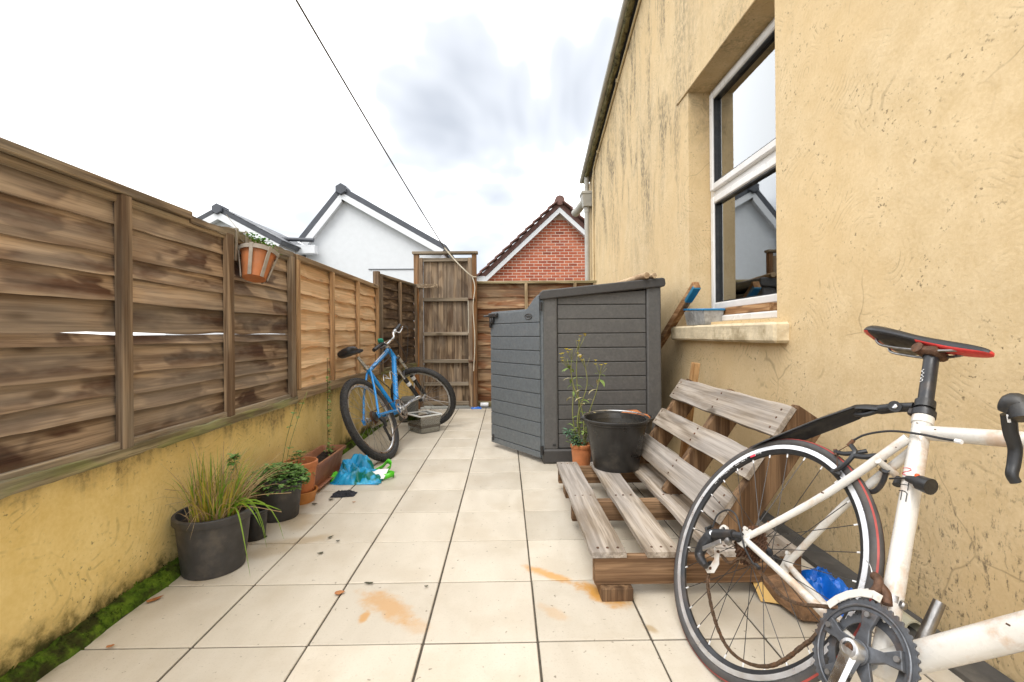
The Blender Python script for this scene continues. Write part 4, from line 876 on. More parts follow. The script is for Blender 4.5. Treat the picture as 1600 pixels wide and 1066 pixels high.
for (px, yy) in tips:
    tp = Yp(px[0], px[1], yy); b = pc + V((random.uniform(-.02, .03), random.uniform(-.02, .02), .19))
    pts = weedstem(stm, b, tp); stm.tube(pts, [.0052 - .003 * i / len(pts) for i in range(len(pts))], 5)
    for k in range(9):
        i = random.randint(2, len(pts) - 3); a = random.uniform(0, 6.28); l = random.uniform(.035, .075)
        (lfd if random.random() < .4 else lf).leaf(pts[i], (math.cos(a), math.sin(a) * .6, random.uniform(-.5, .5)), l, l * .4, droop=.8)
    for k in range(5):
        a = random.uniform(0, 6.28); e = tp + V((math.cos(a) * .04, math.sin(a) * .02, random.uniform(-.03, .035))); q = pts[-3]
        stm.tube([q, (q + e) / 2 + V((0, 0, -.004)), e], .0013, 4)
        if k < 4:
            for j in range(8):
                b2 = j * .785; pt_.leaf(e, (math.cos(b2), math.sin(b2), .5), .015, .009)
for k in range(46):   # leafy tangle at the foot
    a = random.uniform(0, 6.28); r = random.uniform(.0, .07); z = random.uniform(.20, .33); lf.leaf(pc + V((math.cos(a) * r, math.sin(a) * r, z)), (math.cos(a), math.sin(a), random.uniform(-.2, .7)), random.uniform(.03, .055), .018, droop=.6)
stm.build('stems', M['stem'], p1, smooth='all'); lf.build('leaves', M['weed'], p1); lfd.build('withered_leaves', M['weed_dry'], p1); tag(pt_.build('flowers', M['petal'], p1), kind='stuff')
sp = MB(); ss = MB()
for hx, hz in ((-.085, .30), (-.05, .25), (-.02, .235)):
    c0 = pc + V((hx, -.03, hz)); ss.tube(spline([pc + V((0, 0, .19)), pc + V((hx * .6, -.02, hz - .03)), c0], 5), .003, 5)
    for k in range(46):
        a = k * 2.4; el = random.uniform(-.35, .9); sp.leaf(c0 + V((0, 0, random.uniform(-.03, .01))), (math.cos(a), math.sin(a), el), random.uniform(.035, .055), .008, droop=.3)
ss.build('spurge_stems', M['stem'], p1, smooth='all'); sp.build('spurge_leaves', M['weed_blue'], p1)
pc = V((.845, 3.11, 0)); p2 = empty('planter', pc, 'grey round planter holding broken terracotta pieces between bucket and backrest', 'planter')
pot(p2, pc, .10, .135, .375, M['pot_pl'], .02, .006, 36, .93)
for k, (dx, dy, ry) in enumerate(((-.03, -.04, .2), (.05, .0, -.15), (.0, .05, .35))): 
    MB().prism([(-.06, -.045), (.05, -.05), (.065, .02), (.0, .055), (-.055, .03)], pc + V((dx, dy, .366 + .008 * k)), V((1, .2 * k, ry * .4)), V((-.2 * k, 1, .1)), (0, 0, .009)).build('terracotta_shard', M['terracotta'], p2)
# ---- things on the sill
tb = empty('plastic_tub', (1.335, 3.12, .982), 'clear plastic tub of dirty scraps with tilted blue lid on the window sill', 'tub')
def tubbox(mb, c, sx, sy, h, tp=.02, th=.003):
    c = V(c); vs = []
    for (z, g_) in ((0, 0), (h, tp), (h, tp - th), (.004, -th)):
        for (a, b) in ((-1, -1), (1, -1), (1, 1), (-1, 1)): vs.append(c + V((a * (sx / 2 + g_), b * (sy / 2 + g_), z)))
    fs = [(0, 1, 2, 3), (12, 13, 14, 15)]
    for r in range(3):
        for k in range(4): fs.append((r * 4 + k, r * 4 + (k + 1) % 4, r * 4 + 4 + (k + 1) % 4, r * 4 + 4 + k))
    return mb.add(vs, fs)
tc_ = V((1.335, 3.12, .984))
tubbox(MB(), tc_, .105, .30, .095, .014).build('tub', plain('frosted tub', (.36, .36, .35, 1), .3, var=.35, sc=18, dirt=(.14, .13, .12, 1), dirtamt=.6), tb, bevel=.004)
MB().grid(lambda u, v: tc_ + V(((u - .5) * .115, (v - .5) * .31, .055 + .03 * fbm((u * 3, v * 5, 2), 2, 3))), 14, 24).build('scraps', M['tub_dirt'], tb)
MB().box((tc_.x, tc_.y, tc_.z + .034), (.102, .296, .05), None, .008).build('silt', M['tub_dirt'], tb)
MB().box(tc_ + V((.0, .0, .104)), (.145, .345, .014), Matrix.Rotation(.05, 3, 'X'), .005).build('lid', M['blue_lid'], tb)
bl = empty('timber_beam', (1.2, 4.4, 0), 'sawn timber beam with blue painted end propped against the window reveal', 'beam')
MB().beam((1.155, 4.99, .02), (1.283, 3.10, 1.255), .046, .050, (0, 0, 1), .002).build('timber', M['sawn_y'], bl)
dB = (V((1.283, 3.10, 1.255)) - V((1.155, 4.99, .02))).normalized()
eB = V((1.283, 3.10, 1.255)); MB().beam(eB - dB * .16 - V((.0, .012, .016)), eB - dB * .004 - V((.0, .012, .016)), .050, .026, (0, 0, 1), .002).build('painted_end', M['blue_paint'], bl)
b2_ = empty('timber_offcut', (1.405, 2.7, 1.045), 'brown timber offcut lying along the foot of the window', 'offcut')
MB().beam((1.430, 2.46, 1.0675), (1.432, 3.02, 1.0675), .046, .046, (0, 0, 1), .002).build('timber', M['sawn_y'], b2_)
# ================================================================== pots along the left wall
c = V((-1.185, 1.89, 0)); q1 = empty('grass_pot', c, 'large dark grey pot of yellowing ornamental grass, nearest by the yellow wall', 'potted plant', 'pots along the left wall')
pot(q1, c, .110, .134, .232, M['pot_pl'], .030, .006, 48, .86)
for nm, mt, n, hmin, hmax, spread in (('green_blades', 'grass_green', 60, .12, .31, .9), ('yellow_blades', 'grass_yellow', 75, .12, .32, .9), ('dead_blades', 'grass_dead', 190, .07, .33, 1.25)):
    m = MB()
    for k in range(n):
        a = random.uniform(0, 6.28); r = random.random() ** .6 * .085; b = c + V((math.cos(a) * r, math.sin(a) * r, .192)); l = random.uniform(hmin, hmax)
        a2 = a + random.uniform(-.7, .7); out = random.random() ** 1.3 * spread; dx, dy = math.cos(a2) * out, math.sin(a2) * out
        if b.x + dx * l < -1.30: dx = abs(dx) * .3
        dr = random.uniform(.1, .9) * out
        m.blade([b + V((dx * l * u * (.5 + .5 * u), dy * l * u * (.5 + .5 * u), l * (u - dr * u ** 3 * .75))) for u in (0, .2, .4, .6, .8, 1)], random.uniform(.003, .007) if mt != 'grass_dead' else random.uniform(.002, .0038))
    tag(m.build(nm, M[mt], q1), kind='stuff')
m = MB()
for (ex, ey, ez, mid) in ((.19, -.10, .20, .30), (.17, -.02, .12, .34), (.22, .02, .10, .31), (.16, -.12, .02, .28), (.24, -.04, .24, .26), (.13, .06, .05, .3)):
    b = c + V((.05, .0, .2)); e = c + V((ex + .05, ey, ez)); m.blade(bez(b, b + V((.04, 0, .10)), e + V((-.04, 0, mid - ez)), e, 8), .0085)
m.build('arching_blades', M['grass_green'], q1)
m = MB()
for px in ((240, 790), (222, 765), (455, 770), (440, 800), (350, 690), (300, 690)):
    e = Yp(px[0], px[1], 1.80); e.x = max(e.x, -1.315); b = c + V((random.uniform(-.06, .04), random.uniform(-.05, .05), .2)); m.tube(spline([b, (b + e) / 2 + V((0, 0, .03)), e], 5), .0012, 4)
m.build('dry_stalks', M['grass_dead'], q1)
m = MB(); m2 = MB()
e = Yp(365, 715, 1.93); b = c + V((.06, .05, .2)); m.tube(spline([b, (b + e) / 2 + V((.015, 0, .02)), e], 6), .002, 5)
for k in range(26): a = k * 2.4; m2.leaf(e + V((0, 0, random.uniform(-.03, .01))), (math.cos(a), math.sin(a), random.uniform(-.4, .7)), .03, .02)
for k in range(8): u = random.uniform(.4, .9); a = random.uniform(0, 6); m2.leaf(b + (e - b) * u, (math.cos(a), math.sin(a), .2), .02, .012)
m.build('stem', M['stem'], q1, smooth='all'); m2.build('mint_leaves', M['mint'], q1)
c = V((-1.165, 2.155, 0)); q2 = empty('small_pot', c, 'small black plastic pot tucked between the grass pot and the mint pot', 'pot', 'pots along the left wall'); pot(q2, c, .045, .055, .135, M['black_pl'], .016, .003, 32, .8)
c = V((-1.175, 2.41, 0)); q3 = empty('mint_pot', c, 'dark grey pot overflowing with small leaved green mint', 'potted plant', 'pots along the left wall')
pot(q3, c, .090, .112, .215, M['pot_pl'], .022, .005, 44, .9)
m = MB()
for k in range(950):
    a = random.uniform(0, 6.28); r = random.random() ** .5 * .135; hgt = .255 - .055 * (r / .135) ** 2 + random.uniform(-.045, .012)
    l = random.uniform(.018, .034); m.leaf(c + V((math.cos(a) * r - .004, math.sin(a) * r, hgt)), (math.cos(a + random.uniform(-1, 1)), math.sin(a + random.uniform(-1, 1)), random.uniform(-.3, .8)), l, l * .75, droop=.5)
tag(m.build('mint_foliage', M['mint'], q3), kind='stuff')
m = MB(); m2 = MB()
for (pts) in ([(440, 735), (447, 690), (455, 660), (462, 635)], [(445, 740), (452, 700), (470, 640), (480, 612)]):
    P = [Yp(x, y, 2.44) for x, y in pts]; P = [c + V((.02, .02, .22))] + P; P = [V((max(p.x, -1.31), p.y, p.z)) for p in P]; m.tube(spline(P, 5), .0018, 5)
    for p in spline(P, 4)[3:]:
        for k in range(3 if random.random() < .35 else 0): a = random.uniform(0, 6.28); m2.leaf(p, (math.cos(a), math.sin(a), random.uniform(-.2, .6)), random.uniform(.014, .032), .018)
m.build('runner_stems', M['stem'], q3, smooth='all'); m2.build('runner_leaves', M['mint'], q3)
c = V((-1.165, 2.635, 0)); q4 = empty('terracotta_pot', c + V((0, 0, .012)), 'round terracotta pot with a few leafy sprigs, standing in an orange saucer', 'potted plant', 'pots along the left wall')
pot(q4, c + V((0, 0, .012)), .066, .088, .215, M['terracotta'], .030, .007, 44, .78)
m = MB(); m2 = MB()
for (px, py) in ((463, 708), (458, 715), (470, 712), (484, 738)):
    e = Yp(px, py, 2.62); b = c + V((random.uniform(-.03, .03), random.uniform(-.03, .03), .17)); m.tube(spline([b, (b + e) / 2, e], 5), .0017, 5)
    for k in range(9): a = k * 2.4; l = random.uniform(.02, .04); m2.leaf(e + V((0, 0, random.uniform(-.03, .012))), (math.cos(a), math.sin(a), random.uniform(-.2, .5)), l, l * .8)
m.build('stems', M['stem'], q4, smooth='all'); m2.build('leaves', M['mint'], q4)
q4b = empty('saucer', c, 'deep orange saucer under the round terracotta pot', 'saucer')
MB().lathe([(0, .003), (.068, .003), (.072, 0), (.085, .05), (.092, .062), (.090, .066), (.082, .062), (.070, .010), (0, .010)], c, 44).build('dish', M['saucer'], q4b, smooth=True)
# trough with tray
def trough(root, name, cx, cy, z, sx, sy, h, fl, lip, mat):
    m = MB(); vs = []
    prof = [(0, 0), (0, 0)]
    lv = [(0, 0, z), (fl * .8, fl * .8, z + h - lip), (fl + .010, fl + .010, z + h - lip + .002), (fl + .012, fl + .012, z + h), (fl + .0, fl + .0, z + h), (fl * .8 - .006, fl * .8 - .006, z + h - lip), (fl * .4 - .008, fl * .4 - .008, z + .012)]
    for (a, b, zz) in lv:
        hx, hy = sx / 2 + a, sy / 2 + b; r = .025
        for (qx, qy, a0) in ((1, 1, 0), (-1, 1, 90), (-1, -1, 180), (1, -1, 270)):
            for k in range(4): an = math.radians(a0 + k * 30); vs.append((cx + qx * (hx - r) + r * math.cos(an), cy + qy * (hy - r) + r * math.sin(an), zz))
    fs = [tuple(range(16))[::-1], tuple((len(lv) - 1) * 16 + k for k in range(16))]
    for i in range(len(lv) - 1):
        for k in range(16): fs.append((i * 16 + k, i * 16 + (k + 1) % 16, (i + 1) * 16 + (k + 1) % 16, (i + 1) * 16 + k))
    return m.add(vs, fs).build(name, mat, root, smooth=True)
tr = empty('planter_trough', (-1.215, 3.0, .014), 'long terracotta coloured window box planter with dark soil and straggly weed', 'planter', 'pots along the left wall')
trough(tr, 'trough', -1.213, 3.02, .014, .115, .46, .150, .022, .020, M['terracotta_pl'])
MB().grid(lambda u, v: V((-1.213 + (u - .5) * .135, 3.02 + (v - .5) * .48, .118 + .018 * fbm((u * 4, v * 9, 0), 1.5, 3))), 14, 30).build('soil', M['soil'], tr, smooth='all')
m = MB(); m2 = MB()
for (pts) in ([(520, 700), (523, 640), (527, 600), (532, 575)], [(516, 705), (520, 650), (520, 610), (528, 590)], [(528, 695), (531, 640), (537, 605), (534, 560)], [(514, 705), (518, 655), (524, 620)]):
    P = [Yp(x, y, 3.13) for x, y in pts]; P = [V((min(max(p.x, -1.315), -1.2), p.y, p.z)) for p in P]; P = [V((P[0].x, 3.13, .115))] + P; q = spline(P, 5); m.tube(q, .0024, 5)
    for p in q[4:]:
        for k in range(2):
            if random.random() < .8: a = random.uniform(-1.6, 1.6); l = random.uniform(.016, .036); m2.leaf(p, (math.cos(a), math.sin(a), random.uniform(-.5, .5)), l, l * .6, droop=.6)
for k in range(26): a = random.uniform(0, 6.28); m2.leaf(V((-1.20, 3.18, .13)) + V((random.uniform(-.03, .03), random.uniform(-.05, .05), random.uniform(0, .04))), (math.cos(a), math.sin(a), .5), .024, .014)
m.build('weed_stems', M['stem_brown'], tr, smooth='all'); m2.build('weed_leaves', M['weed'], tr)
ty = empty('planter_tray', (-1.205, 3.02, 0), 'shallow terracotta coloured drip tray under the long planter', 'tray')
trough(ty, 'tray', -1.205, 3.02, .0, .150, .51, .030, .010, .008, M['terracotta_pl'])
# ---- hanging basket pot on the old fence
hbk = Xp(401, 412, -1.235); Rh = Matrix.Rotation(-.30, 3, 'X')      # tipped
hg = empty('hanging_basket', hbk, 'slatted grey basket hooked over the old fence, hanging askew', 'basket')
def hl(p): return hbk + Rh @ V(p)
rb_, rt_, hh = .052, .080, .135
rim_ = [hl((math.cos(a) * rt_ * 1.04, math.sin(a) * rt_ * 1.1, hh * .5)) for a in [2 * math.pi * i / 28 for i in range(28)]]
mb_ = MB(); vs = []
for i in range(28):
    a = 2 * math.pi * i / 28
    for (r, z) in ((1.12, .5), (1.12, .34), (1.06, .34), (1.06, .5)): vs.append(hl((math.cos(a) * rt_ * r, math.sin(a) * rt_ * r, hh * z)))
mb_.add(vs, [(i * 4 + k, i * 4 + (k + 1) % 4, ((i + 1) % 28) * 4 + (k + 1) % 4, ((i + 1) % 28) * 4 + k) for i in range(28) for k in range(4)]).build('hoop', M['basket'], hg, smooth=True)
for a in (-2.5, -1.45, -.5, .4, 1.35, 2.4):
    MB().beam(hl((math.cos(a) * rt_ * 1.15, math.sin(a) * rt_ * 1.15, hh * .52)), hl((math.cos(a) * rb_ * 1.12, math.sin(a) * rb_ * 1.12, -hh * .62)), .017, .005, (math.cos(a), math.sin(a), 0), .001).build('slat', M['basket'], hg)
for yy in (-.055, .03):
    MB().beam(hl((-.072, yy, -.01)), V((-1.292, hbk.y + yy - .01, 1.452)), .017, .006, (1, 0, 0), .001).beam(V((-1.29, hbk.y + yy - .01, 1.452)), V((-1.36, hbk.y + yy - .01, 1.452)), .017, .005, (0, 0, 1), .001).build('hook', M['basket'], hg)
MB().tube(spline([hl((.02, .02, .07)), hl((-.06, -.05, .10)), V((-1.28, hbk.y - .08, 1.44)), V((-1.30, hbk.y - .14, 1.50))], 6), .0012, 4).build('string', M['cord'], hg)
hp_ = empty('hanging_pot', hbk, 'terracotta pot of parsley sitting in the hanging basket', 'potted plant')
MB().lathe([(0, -hh * .6), (rb_, -hh * .6), (rt_ * .95, hh * .36), (rt_ * .99, hh * .37), (rt_ * .99, hh * .5), (rt_ * .9, hh * .5), (rt_ * .88, hh * .36), (0, hh * .34)], hbk, 36, Rh).build('pot', M['terracotta'], hp_, smooth=True)
MB().disc(rt_ * .87, hh * .36, hbk, 28, Rh, .008).build('soil', M['soil'], hp_, smooth='all')
m = MB(); m2 = MB()
for (dx, dy, dz, n) in ((.0, .0, .115, 60), (.03, .07, .10, 60), (.0, -.05, .13, 40), (.05, .05, .06, 26), (.02, .03, .12, 50)):
    e = hbk + V((dx, dy, dz)); m.tube(spline([hl((.0, .01, .05)), (hl((.0, .01, .05)) + e) / 2 + V((0, 0, .01)), e], 4), .0018, 5)
    for k in range(n): a = random.uniform(0, 6.28); o_ = V((random.gauss(0, .014), random.gauss(0, .018), random.gauss(0, .006))); m2.leaf(e + o_, (math.cos(a), math.sin(a), random.uniform(-.4, .7)), .015, .010)
m.build('stems', M['parsley'], hp_, smooth='all'); m2.build('leaves', M['parsley'], hp_)
# ================================================================== floor clutter on the left
bg_ = empty('shopping_bag', (-.96, 3.03, 0), 'crumpled blue and green woven shopping bag lying by the bicycle wheel', 'bag')
def m_bag():
    s = S('woven bag'); v = s.obj(False); n = s.no(v, 7, 3); wv = s.ma('MULTIPLY', s.ma('SINE', s.ma('MULTIPLY', s.xyz(v, 0), 900)), .5)
    c = s.ra(s.no(v, 6, 3, .5, .6), (.36, (.0, .13, .13, 1)), (.47, (.01, .26, .50, 1)), (.58, (.03, .38, .68, 1)), (.72, (.10, .50, .70, 1)))
    c = s.mx(s.rg(n, .57, .62), c, (.0, .15, .11, 1)); return s.done(c, .35, s.bump(s.no(v, 60, 5), .4, .006), 0, .5)
M['bag'] = m_bag(); M['bag_green'] = plain('lime green handle', (.10, .55, .02, 1), .4, var=.2, sc=20)
def lump(cx, cy, sx, sy, hgt, rot, seed, crease=1.0, edge=1.0):
    cr, sr = math.cos(rot), math.sin(rot)
    def fn(u, v):
        a, b = u * 2 - 1, v * 2 - 1; r = max(0, 1 - (abs(a) ** 2.6 + abs(b) ** 2.6)); rid = 1 - abs(fbm((a * 1.3, b * 1.3, seed), 1.0, 2)) * 2.6
        k = 1 + .16 * fbm((a, b, seed + 4), 1.4, 3) * edge
        x, y = a * sx * k, b * sy * k; z = .003 + hgt * (r ** .55) * (.35 + .75 * rid * crease) + .012 * r * fbm((a * 4, b * 4, seed), 2, 3)
        return V((cx + x * cr - y * sr, cy + x * sr + y * cr, max(.002, z)))
    return fn
MB().grid(lump(-.955, 2.985, .165, .085, .075, -.05, 3.3), 54, 34).build('body', M['bag'], bg_, smooth=True)
MB().grid(lump(-1.01, 3.13, .12, .09, .125, .35, 8.1), 40, 32).build('folded_side', M['bag'], bg_, smooth=True)
MB().grid(lump(-1.098, 3.0, .035, .035, .055, .3, 5.7), 20, 20).build('green_corner', M['bag_green'], bg_, smooth=True)
def ribbon(pts, wd, root, name, mat, side=(0, 0, 1)):
    P = spline(pts, 8); m = MB(); vs = []
    for i, p in enumerate(P):
        d = P[min(i + 1, len(P) - 1)] - P[max(i - 1, 0)]; s_ = V(side) + d.normalized() * .0 ; s_.normalize()
        for t_ in (-.001, .001):
            nrm = d.cross(s_).normalized() * t_; vs += [p + s_ * wd / 2 + nrm, p - s_ * wd / 2 + nrm]
    n = len(P)
    fs = []
    for i in range(n - 1):
        a = i * 4; b = a + 4; fs += [(a, a + 1, b + 1, b), (a + 2, b + 2, b + 3, a + 3), (a, b, b + 2, a + 2), (a + 1, a + 3, b + 3, b + 1)]
    m.add(vs, fs); return m.build(name, mat, root, smooth='all')
ribbon([(-.875, 3.06, .035), (-.83, 3.10, .055), (-.80, 3.13, .085), (-.775, 3.12, .06), (-.80, 3.08, .03), (-.755, 3.05, .028), (-.735, 3.02, .02)], .036, bg_, 'handle', M['bag_green'], (.25, -.3, 1))
ribbon([(-.86, 3.03, .03), (-.80, 2.99, .022), (-.75, 3.0, .032), (-.74, 3.05, .022), (-.79, 3.07, .024)], .034, bg_, 'handle', M['bag_green'], (.1, .2, 1))
MB().grid(lambda u, v: V((-.885 + .10 * u + .015 * v, 2.935 + .07 * v + .03 * u, .018 + .045 * v + .006 * fbm((u * 3, v * 3, 1), 2, 2))), 10, 8).build('white_panel', M['white_mark'], bg_, smooth='all')
cl_ = empty('black_cloth', Zp(537, 775), 'small crumpled black cloth on the tiles near the shopping bag', 'cloth')
cc = Zp(537, 774); MB().grid(lump(cc.x, cc.y, .068, .042, .022, .05, 12.2), 40, 28).build('fabric', M['cloth'], cl_, smooth=True)
pbx = empty('water_box', (-.80, 4.56, 0), 'clear plastic box of brown water by the blue bicycle front wheel', 'box')
cB = V((-.805, 4.52, .0015)); Rz = Matrix.Rotation(.72, 3, 'Z')
m = MB(); tubbox(m, (0, 0, 0), .20, .24, .165, .016, .004); mm_ = MB().add([cB + Rz @ V(p) for p in m.v], m.f); mm_.build('tub', M['cloudy_plastic'], pbx)
m = MB().box((0, 0, .026), (.192, .232, .046)); MB().add([cB + Rz @ V(p) for p in m.v], m.f).build('silt', plain('pale silt', (.42, .39, .34, 1), .8), pbx)
m = MB().box((0, 0, .092), (.206, .246, .088)); MB().add([cB + Rz @ V(p) for p in m.v], m.f).build('brown_water', plain('brown water', (.075, .042, .022, 1), .12), pbx)
hx, hy = .116 + .0, .136; P = [cB + Rz @ V((a * hx, b * hy, .165)) for a, b in ((-1, -1), (1, -1), (1, 1), (-1, 1))]
m = MB()
for i in range(4): m.beam(P[i], P[(i + 1) % 4], .022, .012, (0, 0, 1), .003)
m.build('rim', plain('frosted plastic rim', (.66, .67, .65, 1), .35), pbx)
stn = empty('stone_block', (-1.05, 4.95, 0), 'grey stone block at the wall foot behind the blue bicycle', 'stone'); MB().box((-1.06, 5.05, .13), (.20, .22, .26), Matrix.Rotation(.15, 3, 'Z'), .03).build('block', M['mould_plate'], stn)
can = empty('white_can', Yp(757, 632, 5.7), 'small white can lying at the foot of the end fence', 'can'); cz = Zp(757, 637, 0); MB().tube([cz + V((-.05, 0, .034)), cz + V((.05, .0, .034))], .032, 14).build('body', M['white_paint'], can, smooth=True)
rg_ = empty('blue_rag', Zp(750, 640), 'scrap of blue rag on the floor under the end fence', 'rag'); cz = Zp(744, 639); MB().grid(lump(cz.x, cz.y, .07, .03, .025, 0, 31), 20, 14).build('fabric', M['blue_bag'], rg_, smooth=True)
# fallen leaves and bits
def fallen(px, py, l, wd, mat, lab, ang):
    p = Zp(px, py, .004); o = empty('fallen_leaf', p, lab, 'leaf', 'bits on the tiles'); m = MB(); n = 8; top = []
    for i in range(n):
        a = 2 * math.pi * i / n; x = math.cos(a) * l / 2 * (1 + .2 * math.sin(3 * a + px)); y = math.sin(a) * wd / 2 * (1 + .25 * math.cos(2 * a + py)); top.append(p + Matrix.Rotation(ang, 3, 'Z') @ V((x, y, .002 + .002 * math.cos(a) ** 2)))
    m.add(top + [p + V((0, 0, .003))], [(i, (i + 1) % n, n) for i in range(n)]); ob = m.build('leaf', mat, o)
    md = ob.modifiers.new('s', 'SOLIDIFY'); md.thickness = .0012; md.offset = 1
for a in ((530, 927, .035, .022, 'leaf_brown', 'pale orange leaf on the tile joint left of the large rust stain', .2), (577, 912, .034, .012, 'leaf_dark', 'dark red brown sliver on the tile joint above the large rust stain', 0), (501, 865, .025, .012, 'leaf_dark', 'dark bit on the tiles below the muddy smear', .4),
          (517, 781, .03, .016, 'leaf_dark', 'dark wet leaf just right of the black cloth', 0), (491, 788, .032, .016, 'leaf_dark', 'dark wet leaf in front of the orange saucer', .1), (516, 840, .028, .012, 'leaf_dark', 'dark crumb on the muddy smear', .7), (172, 1011, .02, .014, 'leaf_brown', 'tiny orange leaf on the joint near the moss', .3),
          (240, 938, .05, .02, 'leaf_brown', 'curled brown leaf on the moss left of the grass pot', .9), (272, 898, .05, .035, 'leaf_brown', 'upright orange brown leaf against the foot of the grass pot', 1.2), (413, 840, .03, .02, 'leaf_dark', 'black crumb on the tiles beside the small black pot', .5), (666, 917, .015, .009, 'leaf_dark', 'tiny dark speck right of the large rust stain', .2),
          (528, 846, .018, .010, 'leaf_dark', 'smallest dark crumb right of the muddy smear', .2), (553, 785, .02, .008, 'leaf_brown', 'small brown bit below right of the black cloth', .2)):
    fallen(a[0], a[1], a[2], a[3], M[a[4]], a[5], a[6])
# ---- behind the white bicycle
bd = empty('black_plank', (1.26, 1.9, 0), 'flat weathered black plank lying along the foot of the house wall', 'plank')
pboard(bd, (1.258, .55, .0115), (1.262, 2.42, .0115), .108, .018, (0, 0, 1), M['black_board'], 91, 'board')
lg = empty('split_log', (1.0, 1.5, 0), 'short split log with rough bark behind the chainring', 'log')
cL = Zp(1232, 985); MB().prism([(-.045, -.012), (.04, -.02), (.055, .02), (.01, .055), (-.05, .04)], V((cL.x + .10, cL.y + .02, .026)), V((1, 0, 0)), V((0, 0, 1)), V((-.03, .17, 0))).build('wood', M['bark'], lg, bevel=.006)
cd = empty('cardboard_piece', Zp(1230, 960), 'bent yellow cardboard strip under the bicycle wheel', 'cardboard')
cC = Zp(1225, 955); MB().grid(lambda u, v: cC + V((-.05 + .17 * u, .05 - .10 * u + .07 * v, .004 + .05 * v * (1 - u * .3) + .006 * math.sin(u * 5))), 10, 6).build('sheet', M['card'], cd)
md = bpy.data.objects[cd.children[0].name].modifiers.new('s', 'SOLIDIFY'); md.thickness = .003
bb_ = empty('blue_plastic_bag', Zp(1290, 945), 'crumpled bright blue plastic bag between bicycle and wall', 'bag')
cz = Zp(1290, 935); MB().grid(lump(cz.x - .01, cz.y, .095, .10, .085, .6, 21), 44, 40).build('film', M['blue_bag'], bb_, smooth=True)
pp = empty('pipe_offcut', Zp(1390, 985), 'pale plastic pipe offcut on the floor behind the bicycle', 'pipe')
cz = Zp(1392, 985); a = V((cz.x + .03, cz.y - .05, .030)); b = V((cz.x + .035, cz.y + .14, .030))
d = (b - a).normalized(); R = V((0, 0, 1)).rotation_difference(d).to_matrix(); L = (b - a).length
MB().lathe([(.029, 0), (.029, L), (.024, L), (.024, 0)], a, 20, R, closed=True).build('pipe', M['pale_pipe'], pp, smooth=True)
# ================================================================== bicycles
class Frame:
    """bicycle plane: s along the heading, h up in the plane, n towards the drive side; origin at the rear hub"""
    def __init__(self, C_, head, lean):
        self.C = V(C_); self.t = V((math.cos(head), math.sin(head), 0)); n0 = V((-math.sin(head), math.cos(head), 0))
        self.u = V((0, 0, 1)) * math.cos(lean) + n0 * math.sin(lean); self.n = self.t.cross(self.u)
    def __call__(self, s, h, n=0): return self.C + self.t * s + self.u * h + self.n * n
    def px(self, x, y, n=0):
        d = ray(x, y); k = ((self.C + self.n * n - O).dot(self.n)) / d.dot(self.n); return O + d * k
    def sh(self, x, y, n=0):
        p = self.px(x, y, n) - self.C; return p.dot(self.t), p.dot(self.u)
    def rot(self): return Matrix((self.t, self.u, self.n)).transposed()   # local x=s,y=h,z=n
def lath(fr, c, prof, seg, closed=False):
    """surface of revolution about the wheel axis; prof = (radius, n)"""
    return MB().lathe(prof, c, seg, fr.rot(), closed)
